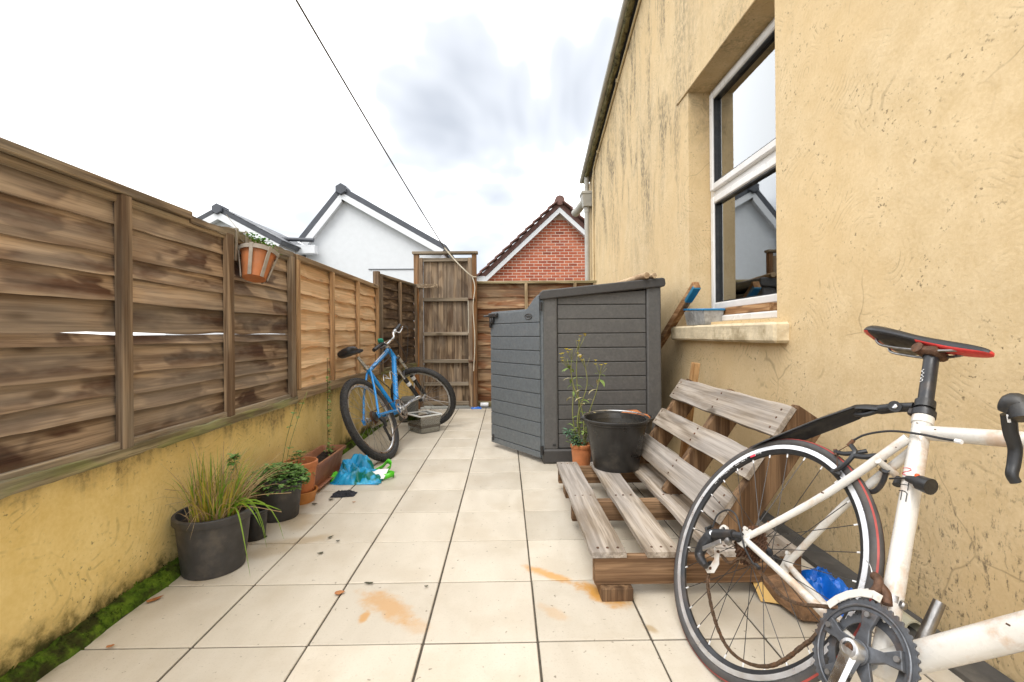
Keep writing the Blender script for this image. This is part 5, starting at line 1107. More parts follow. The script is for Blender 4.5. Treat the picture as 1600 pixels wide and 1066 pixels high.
def wheel(fr, c, R, tyre_w, rimpro, tyre_m, rim_m, track_m, root, name, nsp, hub_r, tread=False, stripe=False, drive=True, spoke_m=None, spr=.0011):
    wroot = lath(fr, c, [(R - tyre_w / 2 + tyre_w / 2 * math.cos(a), tyre_w / 2 * math.sin(a)) for a in [2 * math.pi * i / 16 for i in range(16)]], 96, True)
    w_ = wroot.build(name, tyre_m, root, smooth='all')                       # the tyre carries the wheel's other pieces
    if tread:
        m = MB(); nk = 72
        for i in range(nk):
            a0 = 2 * math.pi * i / nk
            for (off, an) in ((0, 0), (.5, .55), (.5, -.55), (.0, .95), (.0, -.95)):
                a = a0 + off * 2 * math.pi / nk; rr = R - tyre_w / 2 + (tyre_w / 2 + .001) * math.cos(an); nn = (tyre_w / 2 + .001) * math.sin(an)
                rad = fr.t * math.cos(a) + fr.u * math.sin(a); tan = -fr.t * math.sin(a) + fr.u * math.cos(a); outw = rad * math.cos(an) + fr.n * math.sin(an)
                m.box(c + rad * rr + fr.n * nn, (.017, .012, .006), Matrix((tan, outw.cross(tan), outw)).transposed())
        m.build('tread_knobs', tyre_m, w_)
    if stripe:
        m = MB()
        for sg in (-1, 1):
            pr_ = [(R - tyre_w / 2 + (tyre_w / 2 + .0006) * math.cos(a), sg * (tyre_w / 2 + .0006) * math.sin(a)) for a in (.62, .78, .94)]
            m.lathe(pr_, c, 96, fr.rot())
        m.build('stripe', M['tyre_red'], w_, smooth='all')
    ro, rb, ri, hw = rimpro
    lath(fr, c, [(ro, -hw), (ro, hw), (rb, hw * .97), (rb, hw * .9), (rb, -hw * .9), (rb, -hw * .97)], 96, True).build('brake_track', track_m, w_, smooth=True)
    lath(fr, c, [(rb + .002, -hw * .93), (rb + .002, hw * .93), (ri + .003, hw * .60), (ri, hw * .35), (ri, -hw * .35), (ri + .003, -hw * .60)], 96, True).build('rim', rim_m, w_, smooth=True)
    lath(fr, c, [(0, -.052), (.006, -.052), (.006, -.040), (.012, -.036), (.021, -.034), (.021, -.030), (.011, -.026), (.010, .0), (.011, .024), (.021, .028), (.021, .032), (.012, .034), (.006, .05), (0, .05)], 24).build('hub', M['black_metal'] if nsp == 28 else M['alloy'], w_, smooth=True)
    for i in range(nsp):
        sd_ = 1 if i % 2 else -1; a = 2 * math.pi * i / nsp; b = a + (.95 if (i // 2) % 2 else -.95)
        p0 = c + (fr.t * math.cos(b) + fr.u * math.sin(b)) * hub_r + fr.n * .031 * sd_; p1 = c + (fr.t * math.cos(a) + fr.u * math.sin(a)) * (ri + .002)
        d = (p1 - p0).normalized(); sp_ = MB().tube([p0, p1], spr, 5).build('spoke', spoke_m or M['spoke'], w_)
        if nsp == 28: MB().tube([p1 - d * .013, p1 + d * .001], .0021, 6).build('nipple', M['white_mark'], w_) if i % 1 == 0 else None
    return w_
# ------------------------------------------------------------------ white road bicycle leaning on the house wall
RW = .3515
fw = Frame((.725, 1.334, RW * math.cos(.5386)), -1.4431, .5386)
wb_ = empty('road_bicycle', fw(.45, -RW / 1.0, 0) * 1.0, 'rusty white road bicycle with black and red saddle leaning on the house wall', 'bicycle')
wb_.location.z = 0
U = fw.px
BB = fw.C * 0 + U(1377, 1041); ST = U(1443, 650); 
sBB, hBB = fw.sh(1377, 1041)
W = M['white_frame']
fm = MB()
stdir = (ST - BB).normalized()
fm.tube([BB, BB + stdir * .05, ST], [.020, .0192, .0188], 18)
tt0, tt1 = U(1440, 676), U(1574, 686); ttd = (tt1 - tt0).normalized()
HT = tt0 + ttd * .545
dt0 = U(1413, 1037); dt1 = U(1600, 991); dtd = (dt1 - dt0).normalized()
HB = BB + (HT - BB) * 1.0
# head tube: through the top tube's end, raked like a road frame; down tube meets its foot
axis = (fw.t * .30 - fw.u * .954).normalized()
HTt = HT - axis * .035
k_ = 0.56; DT = BB + dtd * .575
HBt = HT + axis * .13
fm.tube([tt0, HT], .0172, 16); fm.tube([BB, DT + (HBt - axis * .02 - DT) * .0], [.026, .0255], 18); fm.tube([DT, HBt - axis * .025], [.0255, .0245], 16)
fm.tube([HTt, HBt], .0205, 16); fm.tube([BB - fw.n * .036, BB + fw.n * .036], .0225, 18)
fm.lathe([(.0192, 0), (.0215, .002), (.0215, .020), (.0192, .022)], ST - stdir * .024, 18, V((0, 0, 1)).rotation_difference(stdir).to_matrix())
for (q, nn) in (((1163, 842), .066), ((1230, 881), -.066)):
    D = U(q[0], q[1], nn); Dc = fw(0, 0, nn)
    cs = spline([D, D + (BB - D) * .5 + fw.n * (nn * -.12), BB + fw.n * nn * .42 - (BB - D).normalized() * .02], 6); fm.tube(cs, [.0085 + .004 * i / len(cs) for i in range(len(cs))], 12)
    sj = U(1428, 690); ss_ = [D, D + (sj - D) * .5 + fw.n * (nn * -.10), sj + fw.n * nn * .28]; ss_ = spline(ss_, 6); fm.tube(ss_, [.0085 + .003 * i / len(ss_) for i in range(len(ss_))], 12)
    fm.box(D, (.034, .046, .006), fw.rot(), .002); fm.tube([D + fw.u * .026 + fw.t * .008 - fw.n * .004, D + fw.u * .026 + fw.t * .008 + fw.n * .004], .006, 10); fm.tube([D + fw.u * .026 - fw.t * .014 - fw.n * .004, D + fw.u * .026 - fw.t * .014 + fw.n * .004], .006, 10)
fb = U(1402, 704); fm.tube([U(1372, 720, .028) , U(1400, 742, -.028)], .008, 10)
frame = fm.build('frame', W, wb_, smooth=True)
MB().lathe([(.0190, 0), (.0235, .001), (.0235, .016), (.0190, .017)], ST - stdir * .004, 20, V((0, 0, 1)).rotation_difference(stdir).to_matrix()).box(ST + fw.t * -.024 + stdir * .005, (.022, .02, .018), fw.rot(), .004).build('seat_clamp', M['black_metal'], frame, smooth=True)
MB().tube([U(1493, 689, .018), U(1503, 691, .018)], .005, 8).build('cable_stop', M['white_mark'], frame, smooth=True)
# painted marks on the seat tube: a red stroke and black letters, as in the photograph
def stroke(pts, mat, root, r=.0009, n=.0196):
    P = []
    for (x, y) in pts:
        d = ray(x, y); a = ST; ax_ = stdir      # nearest hit of the ray with the seat tube's skin
        w0 = O - a; A = d - ax_ * d.dot(ax_); B = w0 - ax_ * w0.dot(ax_); rr = .0195
        qa, qb, qc = A.dot(A), 2 * A.dot(B), B.dot(B) - rr * rr; disc = qb * qb - 4 * qa * qc
        if disc < 0: k = -qb / (2 * qa)
        else: k = (-qb - math.sqrt(disc)) / (2 * qa)
        P.append(O + d * k)
    MB().tube(P, r, 5).build('mark', mat, root)
def Q(pts, o=(1360, 720), s=13.33): return [(o[0] + x / s, o[1] + y / s) for x, y in pts]
stroke(Q([(680, 155), (760, 148), (830, 165), (850, 195), (800, 215), (700, 235), (660, 262), (700, 290), (740, 300)]), M['red_mark'], frame)
stroke(Q([(610, 497), (700, 495), (790, 512), (775, 620)]), M['black_mark'], frame); stroke(Q([(800, 450), (790, 512)]), M['black_mark'], frame)
stroke(Q([(597, 622), (660, 620), (730, 645), (765, 690), (735, 850)]), M['black_mark'], frame, .0011); stroke(Q([(657, 630), (628, 815)]), M['black_mark'], frame)
# rust chips
rc = MB()
for (x, y, r, n) in ((1285, 770, .004, .058), (1433, 661, .0022, .0190), (1461, 671, .002, .0175), (1400, 699, .002, .030), (1575, 976, .003, .0255), (1200, 815, .003, .06)):
    p = U(x, y, n); rc.box(p, (r * 2.2, r, .0012), fw.rot(), .0004)
rc.build('rust_chips', M['rust'], frame)
wheel(fw, fw.C, RW, .027, (.3275, .3145, .302, .0108), M['tyre_grey'], M['black_metal'], M['alloy_bright'], wb_, 'rear_wheel', 28, .019, stripe=True)
rw_ = [o for o in wb_.children if o.name.startswith('rear_wheel')][0]
# rim lettering: white angular strokes and a red block on the upper left of the dark rim
def rimpt(a, r, n=.0088): return fw.C + (fw.t * math.cos(a) + fw.u * math.sin(a)) * r + fw.n * n
def angpx(x, y): s_, h_ = fw.sh(x, y, .009); return math.atan2(h_, s_)
a1, a0 = angpx(1122, 766), angpx(1189, 717)
for i, (f0, f1, col) in enumerate(((.0, .10, 'w'), (.10, .20, 'r'), (.27, .36, 'w'), (.38, .50, 'w'), (.56, .64, 'w'), (.65, .72, 'w'), (.74, .84, 'w'), (.90, .98, 'w'))):
    b0, b1 = a0 + (a1 - a0) * f0, a0 + (a1 - a0) * f1; m = MB()
    if col == 'r': m.add([rimpt(b0, .3125), rimpt(b1, .3125), rimpt(b1, .3060, .0081), rimpt(b0, .3060, .0081)], [(0, 1, 2, 3)]); m.v = [tuple(V(p) + fw.n * .0025) for p in m.v]; m.build('rim_mark', M['red_mark'], rw_)
    else:
        z_ = [(b0, .3065), (b0, .3125), ((b0 + b1) / 2, .3095), (b1, .3125), (b1, .3065)] if i in (0, 4, 6) else [(b0, .3065), (b0, .3125), (b1, .3125), (b1, .3065), (b0 * .6 + b1 * .4, .3065)]
        m.tube([rimpt(a, r, .0088 + .0022 * (1 if True else 0)) for a, r in z_], .0007, 4); m.build('rim_mark', M['white_mark'], rw_)
# cassette
for i in range(8):
    r = .0265 + .0042 * (7 - i); n = .026 + .0045 * i; m = MB(); nt_ = 12 + 2 * (7 - i); poly = []
    for k in range(nt_ * 4):
        a = 2 * math.pi * k / (nt_ * 4); rr = r + (.0035 if k % 4 in (1, 2) else -.001); poly.append((rr * math.cos(a), rr * math.sin(a)))
    m.prism(poly, fw.C + fw.n * n, fw.t, fw.u, fw.n * .0022).build('sprocket', M['rust'], rw_)
lath(fw, fw.C, [(.02, .03), (.02, .06), (.014, .066), (0, .066)], 24).build('freehub', M['rust'], rw_, smooth=True)
MB().tube([fw(0, 0, .060), fw(0, 0, .082)], [.012, .010], 12).build('axle_nut', M['black_metal'], rw_, smooth=True)
MB().tube([fw(0, 0, -.06), fw(0, 0, -.085)], [.012, .012], 12).tube(spline([fw(0, 0, -.085), fw(.02, .03, -.09), fw(.045, .065, -.085)], 4), .005, 8).build('skewer', M['black_metal'], rw_, smooth=True)
# rear derailleur
rd = MB(); ND = .082
rd.tube([U(1160, 838, .075), U(1147, 836, ND)], .010, 10); rd.tube([U(1147, 836, ND), U(1118, 836, ND)], [.015, .018], 14); rd.tube([U(1112, 833, ND + .012), U(1112, 833, ND - .018)], .012, 12)
rd.tube(spline([U(1112, 836, ND), U(1100, 850, ND + .004), U(1093, 868, ND + .002), U(1103, 885, ND)], 5), [.016, .018, .018, .017, .017, .017, .017, .016, .016, .015, .015, .014, .013, .012, .010, .009], 12)
rdo = rd.build('rear_derailleur', M['black_metal'], wb_, smooth=True)
MB().beam(U(1127, 846, ND + .012), U(1098, 858, ND + .016), .016, .006, fw.n, .002).build('link_plate', M['steel'], rdo)
MB().tube([U(1104, 826, ND - .004), U(1106, 834, ND + .004)], .006, 10).tube([U(1106, 826, ND), U(1113, 822, ND)], .005, 8).build('barrel_adjuster', M['black_pl'], rdo, smooth=True)
MB().lathe([(.009, -.004), (.016, -.004), (.016, .004), (.009, .004)], U(1131, 829, .086), 16, fw.rot(), True).build('hanger_ring', W, rdo, smooth=True)
MB().lathe([(0, .005), (.0095, .004), (.0105, -.006)], U(1137, 846, ND + .012), 14, fw.rot()).build('knuckle_cap', M['steel'], rdo, smooth=True)
for q_ in ((1122, 862), (1110, 888)): MB().lathe([(0, .003), (.004, .002), (.0045, -.002)], U(q_[0], q_[1], .066), 10, fw.rot()).build('cage_bolt', M['rust'], rdo, smooth=True)
MB().prism([fw.sh(x, y, .062) for x, y in ((1117, 856), (1124, 860), (1124, 882), (1116, 896), (1106, 896), (1102, 888), (1111, 884), (1117, 874))], fw.C + fw.n * .062, fw.t, fw.u, fw.n * .003).build('cage', W, rdo, bevel=.0008)
for q in ((1131, 832), (1110, 886)): 
    p = U(q[0], q[1], .056); MB().lathe([(0, -.004), (.016, -.004), (.018, 0), (.016, .004), (0, .004)], p, 18, fw.rot()).build('jockey_wheel', M['black_pl'], rdo, smooth=True)
MB().tube([U(1112, 833, ND + .0125), U(1112, 833, ND + .016)], .007, 10).build('pivot_bolt', M['alloy'], rdo, smooth=True)
MB().tube(spline([U(1163, 855, .072), U(1157, 828, .085), U(1150, 805, .09), U(1137, 797, .09), U(1121, 805, .09), U(1113, 825, .086)], 6), .0026, 7).build('gear_cable', M['cable'], rdo, smooth=True)
MB().tube(spline([U(1163, 855, .072), U(1175, 878, .07), U(1184, 885, .066)], 5), .0026, 7).tube([U(1181, 882, .066), U(1187, 888, .066)], .0045, 8).build('gear_cable', M['cable'], rdo, smooth=True)
# crankset
NR = .050; rc_ = BB + fw.n * NR
def ringpoly(r, teeth, dep):
    P = []
    for k in range(teeth * 4):
        a = 2 * math.pi * k / (teeth * 4); P.append(((r + (dep if k % 4 in (1, 2) else 0)) * math.cos(a), (r + (dep if k % 4 in (1, 2) else 0)) * math.sin(a)))
    return P
def annulus(mb, c, outer, rin, th):
    k = len(outer); inn = [(rin * math.cos(2 * math.pi * i / k), rin * math.sin(2 * math.pi * i / k)) for i in range(k)]
    vs = [c + fw.t * x + fw.u * y + fw.n * z for z in (0, th) for (x, y) in outer + inn]; fs = []
    for i in range(k):
        j = (i + 1) % k; fs += [(i, j, k + j, k + i), (2 * k + i, 3 * k + i, 3 * k + j, 2 * k + j), (i, 2 * k + i, 2 * k + j, j), (k + i, k + j, 3 * k + j, 3 * k + i)]
    return mb.add(vs, fs)
RO = .104
cro = annulus(MB(), rc_, ringpoly(RO, 50, .0042), .083, .004).build('crankset', M['ring'], wb_, bevel=.0006)
annulus(MB(), rc_ - fw.n * .010, ringpoly(.078, 36, .0040), .064, .003).build('inner_ring', M['ring'], cro)
MB().tube([rc_ + (fw.t * math.cos(a) + fw.u * math.sin(a)) * .093 + fw.n * .0045 for a in [2 * math.pi * i / 60 for i in range(60)]], .0032, 6, closed=True).build('ring_ridge', M['ring'], cro, smooth='all')
spd = MB()
for i in range(5):
    a = math.radians(72 * i + 100); d = fw.t * math.cos(a) + fw.u * math.sin(a); p = -fw.t * math.sin(a) + fw.u * math.cos(a)
    c0 = rc_ + fw.n * .004
    spd.add([c0 + d * .018 + p * .016, c0 + d * .050 + p * .0095, c0 + d * .084 + p * .019, c0 + d * .084 - p * .019, c0 + d * .050 - p * .0095, c0 + d * .018 - p * .016] + [q + fw.n * .008 for q in (c0 + d * .018 + p * .016, c0 + d * .050 + p * .0095, c0 + d * .082 + p * .017, c0 + d * .082 - p * .017, c0 + d * .050 - p * .0095, c0 + d * .018 - p * .016)], [(0, 1, 2, 3, 4, 5), (11, 10, 9, 8, 7, 6)] + [(k, (k + 1) % 6, 6 + (k + 1) % 6, 6 + k) for k in range(6)])
    MB().lathe([(0, .006), (.0055, .006), (.006, .004), (.006, 0)], c0 + d * .076 + fw.n * .007, 12, fw.rot()).build('ring_bolt', M['steel'], cro, smooth=True)
spd.lathe([(.024, 0), (.024, .014), (.0, .014)], rc_ + fw.n * .002, 24, fw.rot()); spd.build('spider', M['ring'], cro, bevel=.0015)
bolt = BB + fw.n * .088
ca = MB(); ca.lathe([(.021, -.03), (.021, -.004), (.018, 0), (.012, .001), (.012, -.006), (0, -.006)], bolt, 24, fw.rot())
dirc = (U(1300, 1075, .092) - U(1325, 1020, .092)).normalized(); ce = bolt + dirc * .172
sd2 = fw.n.cross(dirc).normalized()
vs = []
for (u, wd, th) in ((0, .019, .016), (.2, .0165, .013), (.6, .014, .012), (.92, .015, .012), (1, .012, .010)):
    p = bolt + dirc * .172 * u - fw.n * .010
    for (a, b) in ((-1, -.8), (1, -.8), (1.0, .3), (.6, 1), (-.6, 1), (-1.0, .3)): vs.append(p + sd2 * wd * a + fw.n * th * b * .7)
ca.add(vs, [(i * 6 + k, i * 6 + (k + 1) % 6, (i + 1) * 6 + (k + 1) % 6, (i + 1) * 6 + k) for i in range(4) for k in range(6)] + [(0, 1, 2, 3, 4, 5), (29, 28, 27, 26, 25, 24)])
ca.build('crank_arm', M['alloy'], cro, smooth=True)
MB().lathe([(0, .0), (.0095, .0), (.0095, -.004), (.0, -.004)], bolt - fw.n * .001, 16, fw.rot()).lathe([(.004, .001), (.0075, .001), (.0075, -.002), (.004, -.002)], bolt - fw.n * .0005, 12, fw.rot(), True).build('crank_bolt', M['rust'], cro, smooth=True)
lc = BB - fw.n * .065; MB().tube([lc, lc - dirc * .172], [.014, .011], 10).build('left_crank', M['steel'], cro, smooth=True)
# chain: hanging slack loop and upper run, link by link in one piece
def chain(pts, root):
    P = spline(pts, 10); L = [0]
    for a, b in zip(P[:-1], P[1:]): L.append(L[-1] + (b - a).length)
    def at(d):
        for i in range(len(L) - 1):
            if L[i + 1] >= d: return P[i] + (P[i + 1] - P[i]) * ((d - L[i]) / max(1e-9, L[i + 1] - L[i]))
        return P[-1]
    m = MB(); d = 0; i = 0; pitch = .0127
    while d + pitch < L[-1]:
        a, b = at(d), at(d + pitch); t_ = (b - a).normalized(); up = fw.n.cross(t_).normalized(); R = Matrix((t_, up, fw.n)).transposed()
        for s_ in (-1, 1): m.box((a + b) / 2 + fw.n * s_ * (.0034 if i % 2 else .0022), (pitch * 1.25, .0072, .0012), R, .0004)
        m.tube([a - fw.n * .0042, a + fw.n * .0042], .0034, 7); d += pitch; i += 1
    return m.build('chain', M['chain'], root, smooth=False)
NC = .054
chain([U(x, y, NC) for x, y in ((1108, 893), (1106, 912), (1109, 935), (1114, 958), (1122, 983), (1134, 1008), (1153, 1028), (1180, 1040), (1207, 1040), (1232, 1027), (1252, 1011), (1268, 1000), (1282, 985))], wb_)
chain([U(x, y, NC) for x, y in ((1128, 868), (1140, 880), (1160, 872), (1176, 882), (1200, 907), (1222, 932), (1250, 944), (1280, 947), (1310, 950))], wb_)
# front derailleur
fd = MB(); arcp = [U(x, y, .058) for x, y in ((1294, 946), (1308, 936), (1325, 929), (1345, 926), (1364, 929), (1376, 936))]
for i in range(len(arcp) - 1): fd.beam(arcp[i], arcp[i + 1] + (arcp[i + 1] - arcp[i]) * .1, .0025, .016, fw.u, .0008)
arcp = [U(x, y, .044) for x, y in ((1300, 944), (1318, 934), (1338, 927), (1356, 926))]
for i in range(len(arcp) - 1): fd.beam(arcp[i], arcp[i + 1] + (arcp[i + 1] - arcp[i]) * .1, .0025, .016, fw.u, .0008)
fdo = fd.build('front_derailleur', W, wb_)
MB().tube(spline([U(1362, 930, .05), U(1372, 918, .045), U(1372, 905, .04), U(1366, 900, .036)], 5), [.009] * 16, 10).tube(spline([U(1374, 915, .04), U(1384, 928, .034), U(1386, 945, .034)], 4), .010, 10).build('linkage', M['rust'], fdo, smooth=True)
MB().lathe([(.0200, -.007), (.0222, -.007), (.0222, .007), (.0200, .007)], U(1392, 936), 22, V((0, 0, 1)).rotation_difference(stdir).to_matrix(), True).box(U(1411, 946, .0), (.012, .016, .014), fw.rot(), .003).build('band_clamp', M['steel'], fdo, smooth=True)
MB().tube(spline([U(1364, 902, .04), U(1360, 885, .042), U(1354, 876, .044)], 4), .0012, 5).build('cable_end', M['steel'], fdo)
# rear brake
bk_ = MB()
bk_.tube(spline([U(1304, 737, .018), U(1318, 728, .022), U(1330, 716, .022), U(1336, 706, .02), U(1330, 696, .018)], 5), [.006] * 21, 8); bk_.tube(spline([U(1334, 712, .02), U(1352, 714, .014), U(1372, 713, .006), U(1382, 722, 0)], 5), [.007] * 16, 8)
bk_.tube(spline([U(1305, 706, .02), U(1318, 709, .02), U(1336, 708, .012), U(1355, 705, 0)], 5), .0058, 8); bk_.tube(spline([U(1386, 728, -.004), U(1380, 752, -.014), U(1366, 768, -.02), U(1348, 766, -.02)], 5), [.006] * 16, 8); bk_.tube([U(1384, 733, .004), U(1380, 735, -.02)], .009, 12)
bko = bk_.build('rear_brake', M['black_metal'], wb_, smooth=True)
MB().box(U(1306, 738, .016), (.030, .013, .010), fw.rot(), .003).build('brake_pad', M['black_pl'], bko); MB().box(U(1345, 767, -.016), (.030, .013, .010), fw.rot(), .003).build('brake_pad', M['black_pl'], bko)
MB().tube([U(1325, 697, .02), U(1334, 688, .02)], .005, 8).tube([U(1305, 703, .02), U(1307, 712, .02)], .005, 8).tube([U(1327, 695, .02), U(1308, 706, .02), U(1308, 735, .02)], .0011, 5).build('adjuster', M['rust'], bko, smooth=True)
MB().tube(spline([U(1334, 688, .02), U(1350, 680, .022), U(1375, 675, .024), U(1400, 674, .027), U(1440, 679, .027), U(1470, 685, .021), U(1494, 689, .018)], 6), .0027, 8).build('brake_cable', M['cable'], bko, smooth=True)
# clamp on lamp bracket with orange button
lm = MB(); lm.tube([U(1418, 748, .028), U(1432, 752, .032), U(1443, 757, .032)], [.007, .011, .015], 12); lm.tube([U(1436, 754, .036), U(1455, 761, .036)], [.016, .0175], 16); lm.tube([U(1404, 746, -.01), U(1401, 758, -.005)], [.006, .009], 8); lm.tube([U(1390, 748, .01), U(1414, 747, .024)], .0022, 6)
lmo = lm.build('lamp_bracket', M['black_pl'], wb_, smooth=True); MB().lathe([(0, .006), (.004, .005), (.005, 0)], U(1434, 744, .040), 12, fw.rot()).build('button', M['orange_dot'], lmo, smooth=True)
# seat post, saddle
PT = U(1456, 556); pdv = (PT - ST).normalized(); PT = ST + pdv * (PT - ST).length
po = MB().tube([ST - pdv * .03, ST + (PT - ST) * .98], .0158, 18).tube([PT - pdv * .006, PT + pdv * .004], .0185, 16).build('seat_post', M['black_metal'], wb_, smooth=True)
def stroke2(pts, root): 
    P = [U(x, y, .0165) for x, y in pts]; MB().tube(P, .0008, 5).build('mark', M['white_mark'], root)
stroke2([(1444, 577), (1440, 580), (1444, 583), (1439.5, 586), (1443.5, 589), (1439, 590), (1438.5, 592.5), (1442, 592.5), (1441, 595), (1437, 596.5)], po)
stations = [  # fraction along, half width, top drop, edge drop, underside drop
    (0.00, .030, .004, .020, .028), (.05, .056, -.001, .020, .034), (.13, .069, -.001, .021, .040), (.25, .070, .002, .022, .040), (.38, .055, .006, .022, .036), (.50, .034, .008, .020, .034), (.62, .025, .009, .019, .036), (.75, .0215, .010, .020, .038), (.88, .0195, .012, .022, .036), (.96, .016, .015, .023, .032), (1.0, .008, .020, .025, .029)]
S0, S1 = U(1369, 517), U(1560, 538); sdv = S1 - S0
prof_a = [-1.0, -.97, -.7, -.35, 0, .35, .7, .97, 1.0]
vs = []; fs = []; mi = []
for (u, hw_, td, ed, ud) in stations:
    ed *= 1.12; p = S0 + sdv * u
    ring = [(-.82, -ud), (-1.0, -(ed + ud) / 2), (-.98, -ed), (-.86, -(td + (ed - td) * .38)), (-.5, -(td + (ed - td) * .06)), (0, -td - .002), (.5, -(td + (ed - td) * .06)), (.86, -(td + (ed - td) * .38)), (.98, -ed), (1.0, -(ed + ud) / 2), (.82, -ud)]
    for (a, z) in ring: vs.append(p + fw.n * hw_ * a + fw.u * z)
nr = 11
sm = MB()
for i in range(len(stations) - 1):
    for k in range(nr):
        k2 = (k + 1) % nr; fs.append((i * nr + k, i * nr + k2, (i + 1) * nr + k2, (i + 1) * nr + k))
        low = k in (0, 9, 10); mi.append(1 if (low and (i >= 5 or i <= 1)) else 0)
fs += [tuple(range(nr)), tuple((len(stations) - 1) * nr + k for k in range(nr))[::-1]]; mi += [1, 1]
sm.v = [tuple(v) for v in vs]; sm.f = [list(f) for f in fs]; sm.mi = mi
sad = sm.build('saddle', [M['black_soft'], M['red_pl']], wb_, smooth='all')
md = sad.modifiers.new('s', 'SUBSURF'); md.levels = md.render_levels = 2
for s_ in (-1, 1):
    MB().tube(spline([S0 + sdv * .10 + fw.n * .026 * s_ - fw.u * .028, S0 + sdv * .17 + fw.n * .022 * s_ - fw.u * .050, S0 + sdv * .30 + fw.n * .021 * s_ - fw.u * .054, S0 + sdv * .52 + fw.n * .021 * s_ - fw.u * .052, S0 + sdv * .72 + fw.n * .014 * s_ - fw.u * .040, S0 + sdv * .84 + fw.n * .008 * s_ - fw.u * .026], 6), .0036, 8).build('rail', M['steel'], sad, smooth=True)
MB().box(PT + fw.u * .006, (.050, .024, .056), fw.rot(), .008).tube([PT + fw.n * .030 + fw.u * .008 - fw.t * .020, PT - fw.n * .030 + fw.u * .008 - fw.t * .020], .014, 14).build('saddle_clamp', M['rust'], sad, smooth=True)
# clip-on mudguard
mg = MB(); mp_ = [U(x, y) for x, y in ((1380, 634), (1345, 633), (1330, 640), (1290, 655), (1240, 675), (1200, 690), (1173, 699))]; wd_ = [.012, .014, .026, .030, .030, .026, .010]
P = spline(mp_, 5); n = len(P)
def lerp(a, x): i = min(len(a) - 2, int(x * (len(a) - 1))); f_ = x * (len(a) - 1) - i; return a[i] + (a[i + 1] - a[i]) * f_
vs = []
for i, p in enumerate(P):
    q = lerp(wd_, i / (n - 1)); d = (P[min(i + 1, n - 1)] - P[max(i - 1, 0)]).normalized(); up = fw.n.cross(d); up = up if up.dot(fw.u) > 0 else -up
    for (a, z) in ((-1, -.016), (-.6, -.003), (0, .002), (.6, -.003), (1, -.016)): vs.append(p + fw.n * q * a + up * z)
    for (a, z) in ((1, -.019), (.6, -.0065), (0, -.002), (-.6, -.0065), (-1, -.019)): vs.append(p + fw.n * q * a + up * z)
fs = [(i * 10 + k, i * 10 + (k + 1) % 10, (i + 1) * 10 + (k + 1) % 10, (i + 1) * 10 + k) for i in range(n - 1) for k in range(10)] + [tuple(range(10)), tuple((n - 1) * 10 + k for k in range(10))[::-1]]
mg.add(vs, fs); mgo = mg.build('mudguard', M['black_pl'], wb_, smooth=True)
MB().tube([U(1430, 636), U(1400, 637), U(1376, 640)], [.012, .0125, .013], 12).tube([U(1398, 635, .02), U(1398, 635, -.02)], .014, 14).tube(spline([U(1376, 641), U(1352, 648), U(1336, 648)], 4), .006, 8).lathe([(.0160, -.010), (.0205, -.010), (.0205, .010), (.0160, .010)], ST + pdv * .030, 20, V((0, 0, 1)).rotation_difference(pdv).to_matrix(), True).build('mudguard_clamp', M['black_pl'], mgo, smooth=True)
MB().lathe([(0, .003), (.006, .002), (.007, 0)], U(1398, 635, .0205), 14, fw.rot()).build('clamp_bolt', M['alloy'], mgo, smooth=True)
# fork, front wheel and bars (the bars turned, the near lever reaching into the picture)
FH = HBt + axis * .37 + fw.t * .045; ff = Frame(FH, -1.4431 + .0, .5386)
FH.z = RW * math.cos(.5386); FH = V(FH)
wheel(ff, FH, RW, .027, (.3275, .3145, .302, .0108), M['tyre_grey'], M['black_metal'], M['alloy_bright'], wb_, 'front_wheel', 20, .019, stripe=True)
fk = MB(); crown = HBt + axis * .02
for s_ in (-1, 1): fk.tube(spline([crown + fw.n * .022 * s_, crown + axis * .10 + fw.n * .040 * s_, FH + fw.n * .050 * s_], 6), [.015, .015, .0148, .0145, .014, .0135, .013, .012, .011, .010, .009, .008, .008], 12)
fk.tube([HBt, crown + axis * .015], .019, 14); fk.tube([crown - fw.n * .03, crown + fw.n * .03], .016, 12); fk.build('fork', W, wb_, smooth=True)
SC = HTt - axis * .06; bar0 = SC + fw.t * .07
hoodR = V((.815, .735, .815)); hoodL = V((1.235, .36, .93)); 
hb_ = MB(); hb_.tube([HTt, SC], .016, 12); hb_.tube([SC, bar0], .016, 12)
mid = (hoodR + hoodL) / 2
ra_, la_ = hoodR + V((.05, -.07, .0)), hoodL + V((-.02, -.02, -.01))
hb_.tube(spline([hoodR + V((.12, -.10, -.13)), hoodR + V((.06, -.04, -.10)), hoodR + V((.045, -.03, -.02)), ra_, bar0, la_, hoodL], 6), .0125, 10)
hbo = hb_.build('handlebar', M['black_metal'], wb_, smooth=True)
p0 = Yp(1578, 632, .735)
lvr = MB(); lvr.tube(spline([Yp(1600, 655, .72), Yp(1592, 634, .73), Yp(1582, 630, .735), Yp(1573, 645, .74)], 5), [.018, .018, .018, .018, .018, .018, .0175, .017, .0165, .016, .0155, .015, .0145, .014, .013, .011], 14)
lvr.tube(spline([Yp(1576, 648, .742), Yp(1579, 675, .745), Yp(1586, 700, .745), Yp(1584, 725, .742), Yp(1581, 742, .738), Yp(1587, 754, .735)], 6), [.0105 - .0001 * i for i in range(31)], 10)
lvo = lvr.build('brake_lever', M['black_pl'], hbo, smooth=True)
MB().tube([Yp(1575, 648, .730), Yp(1577, 660, .731)], .0022, 5).build('lever_mark', M['white_mark'], hbo)
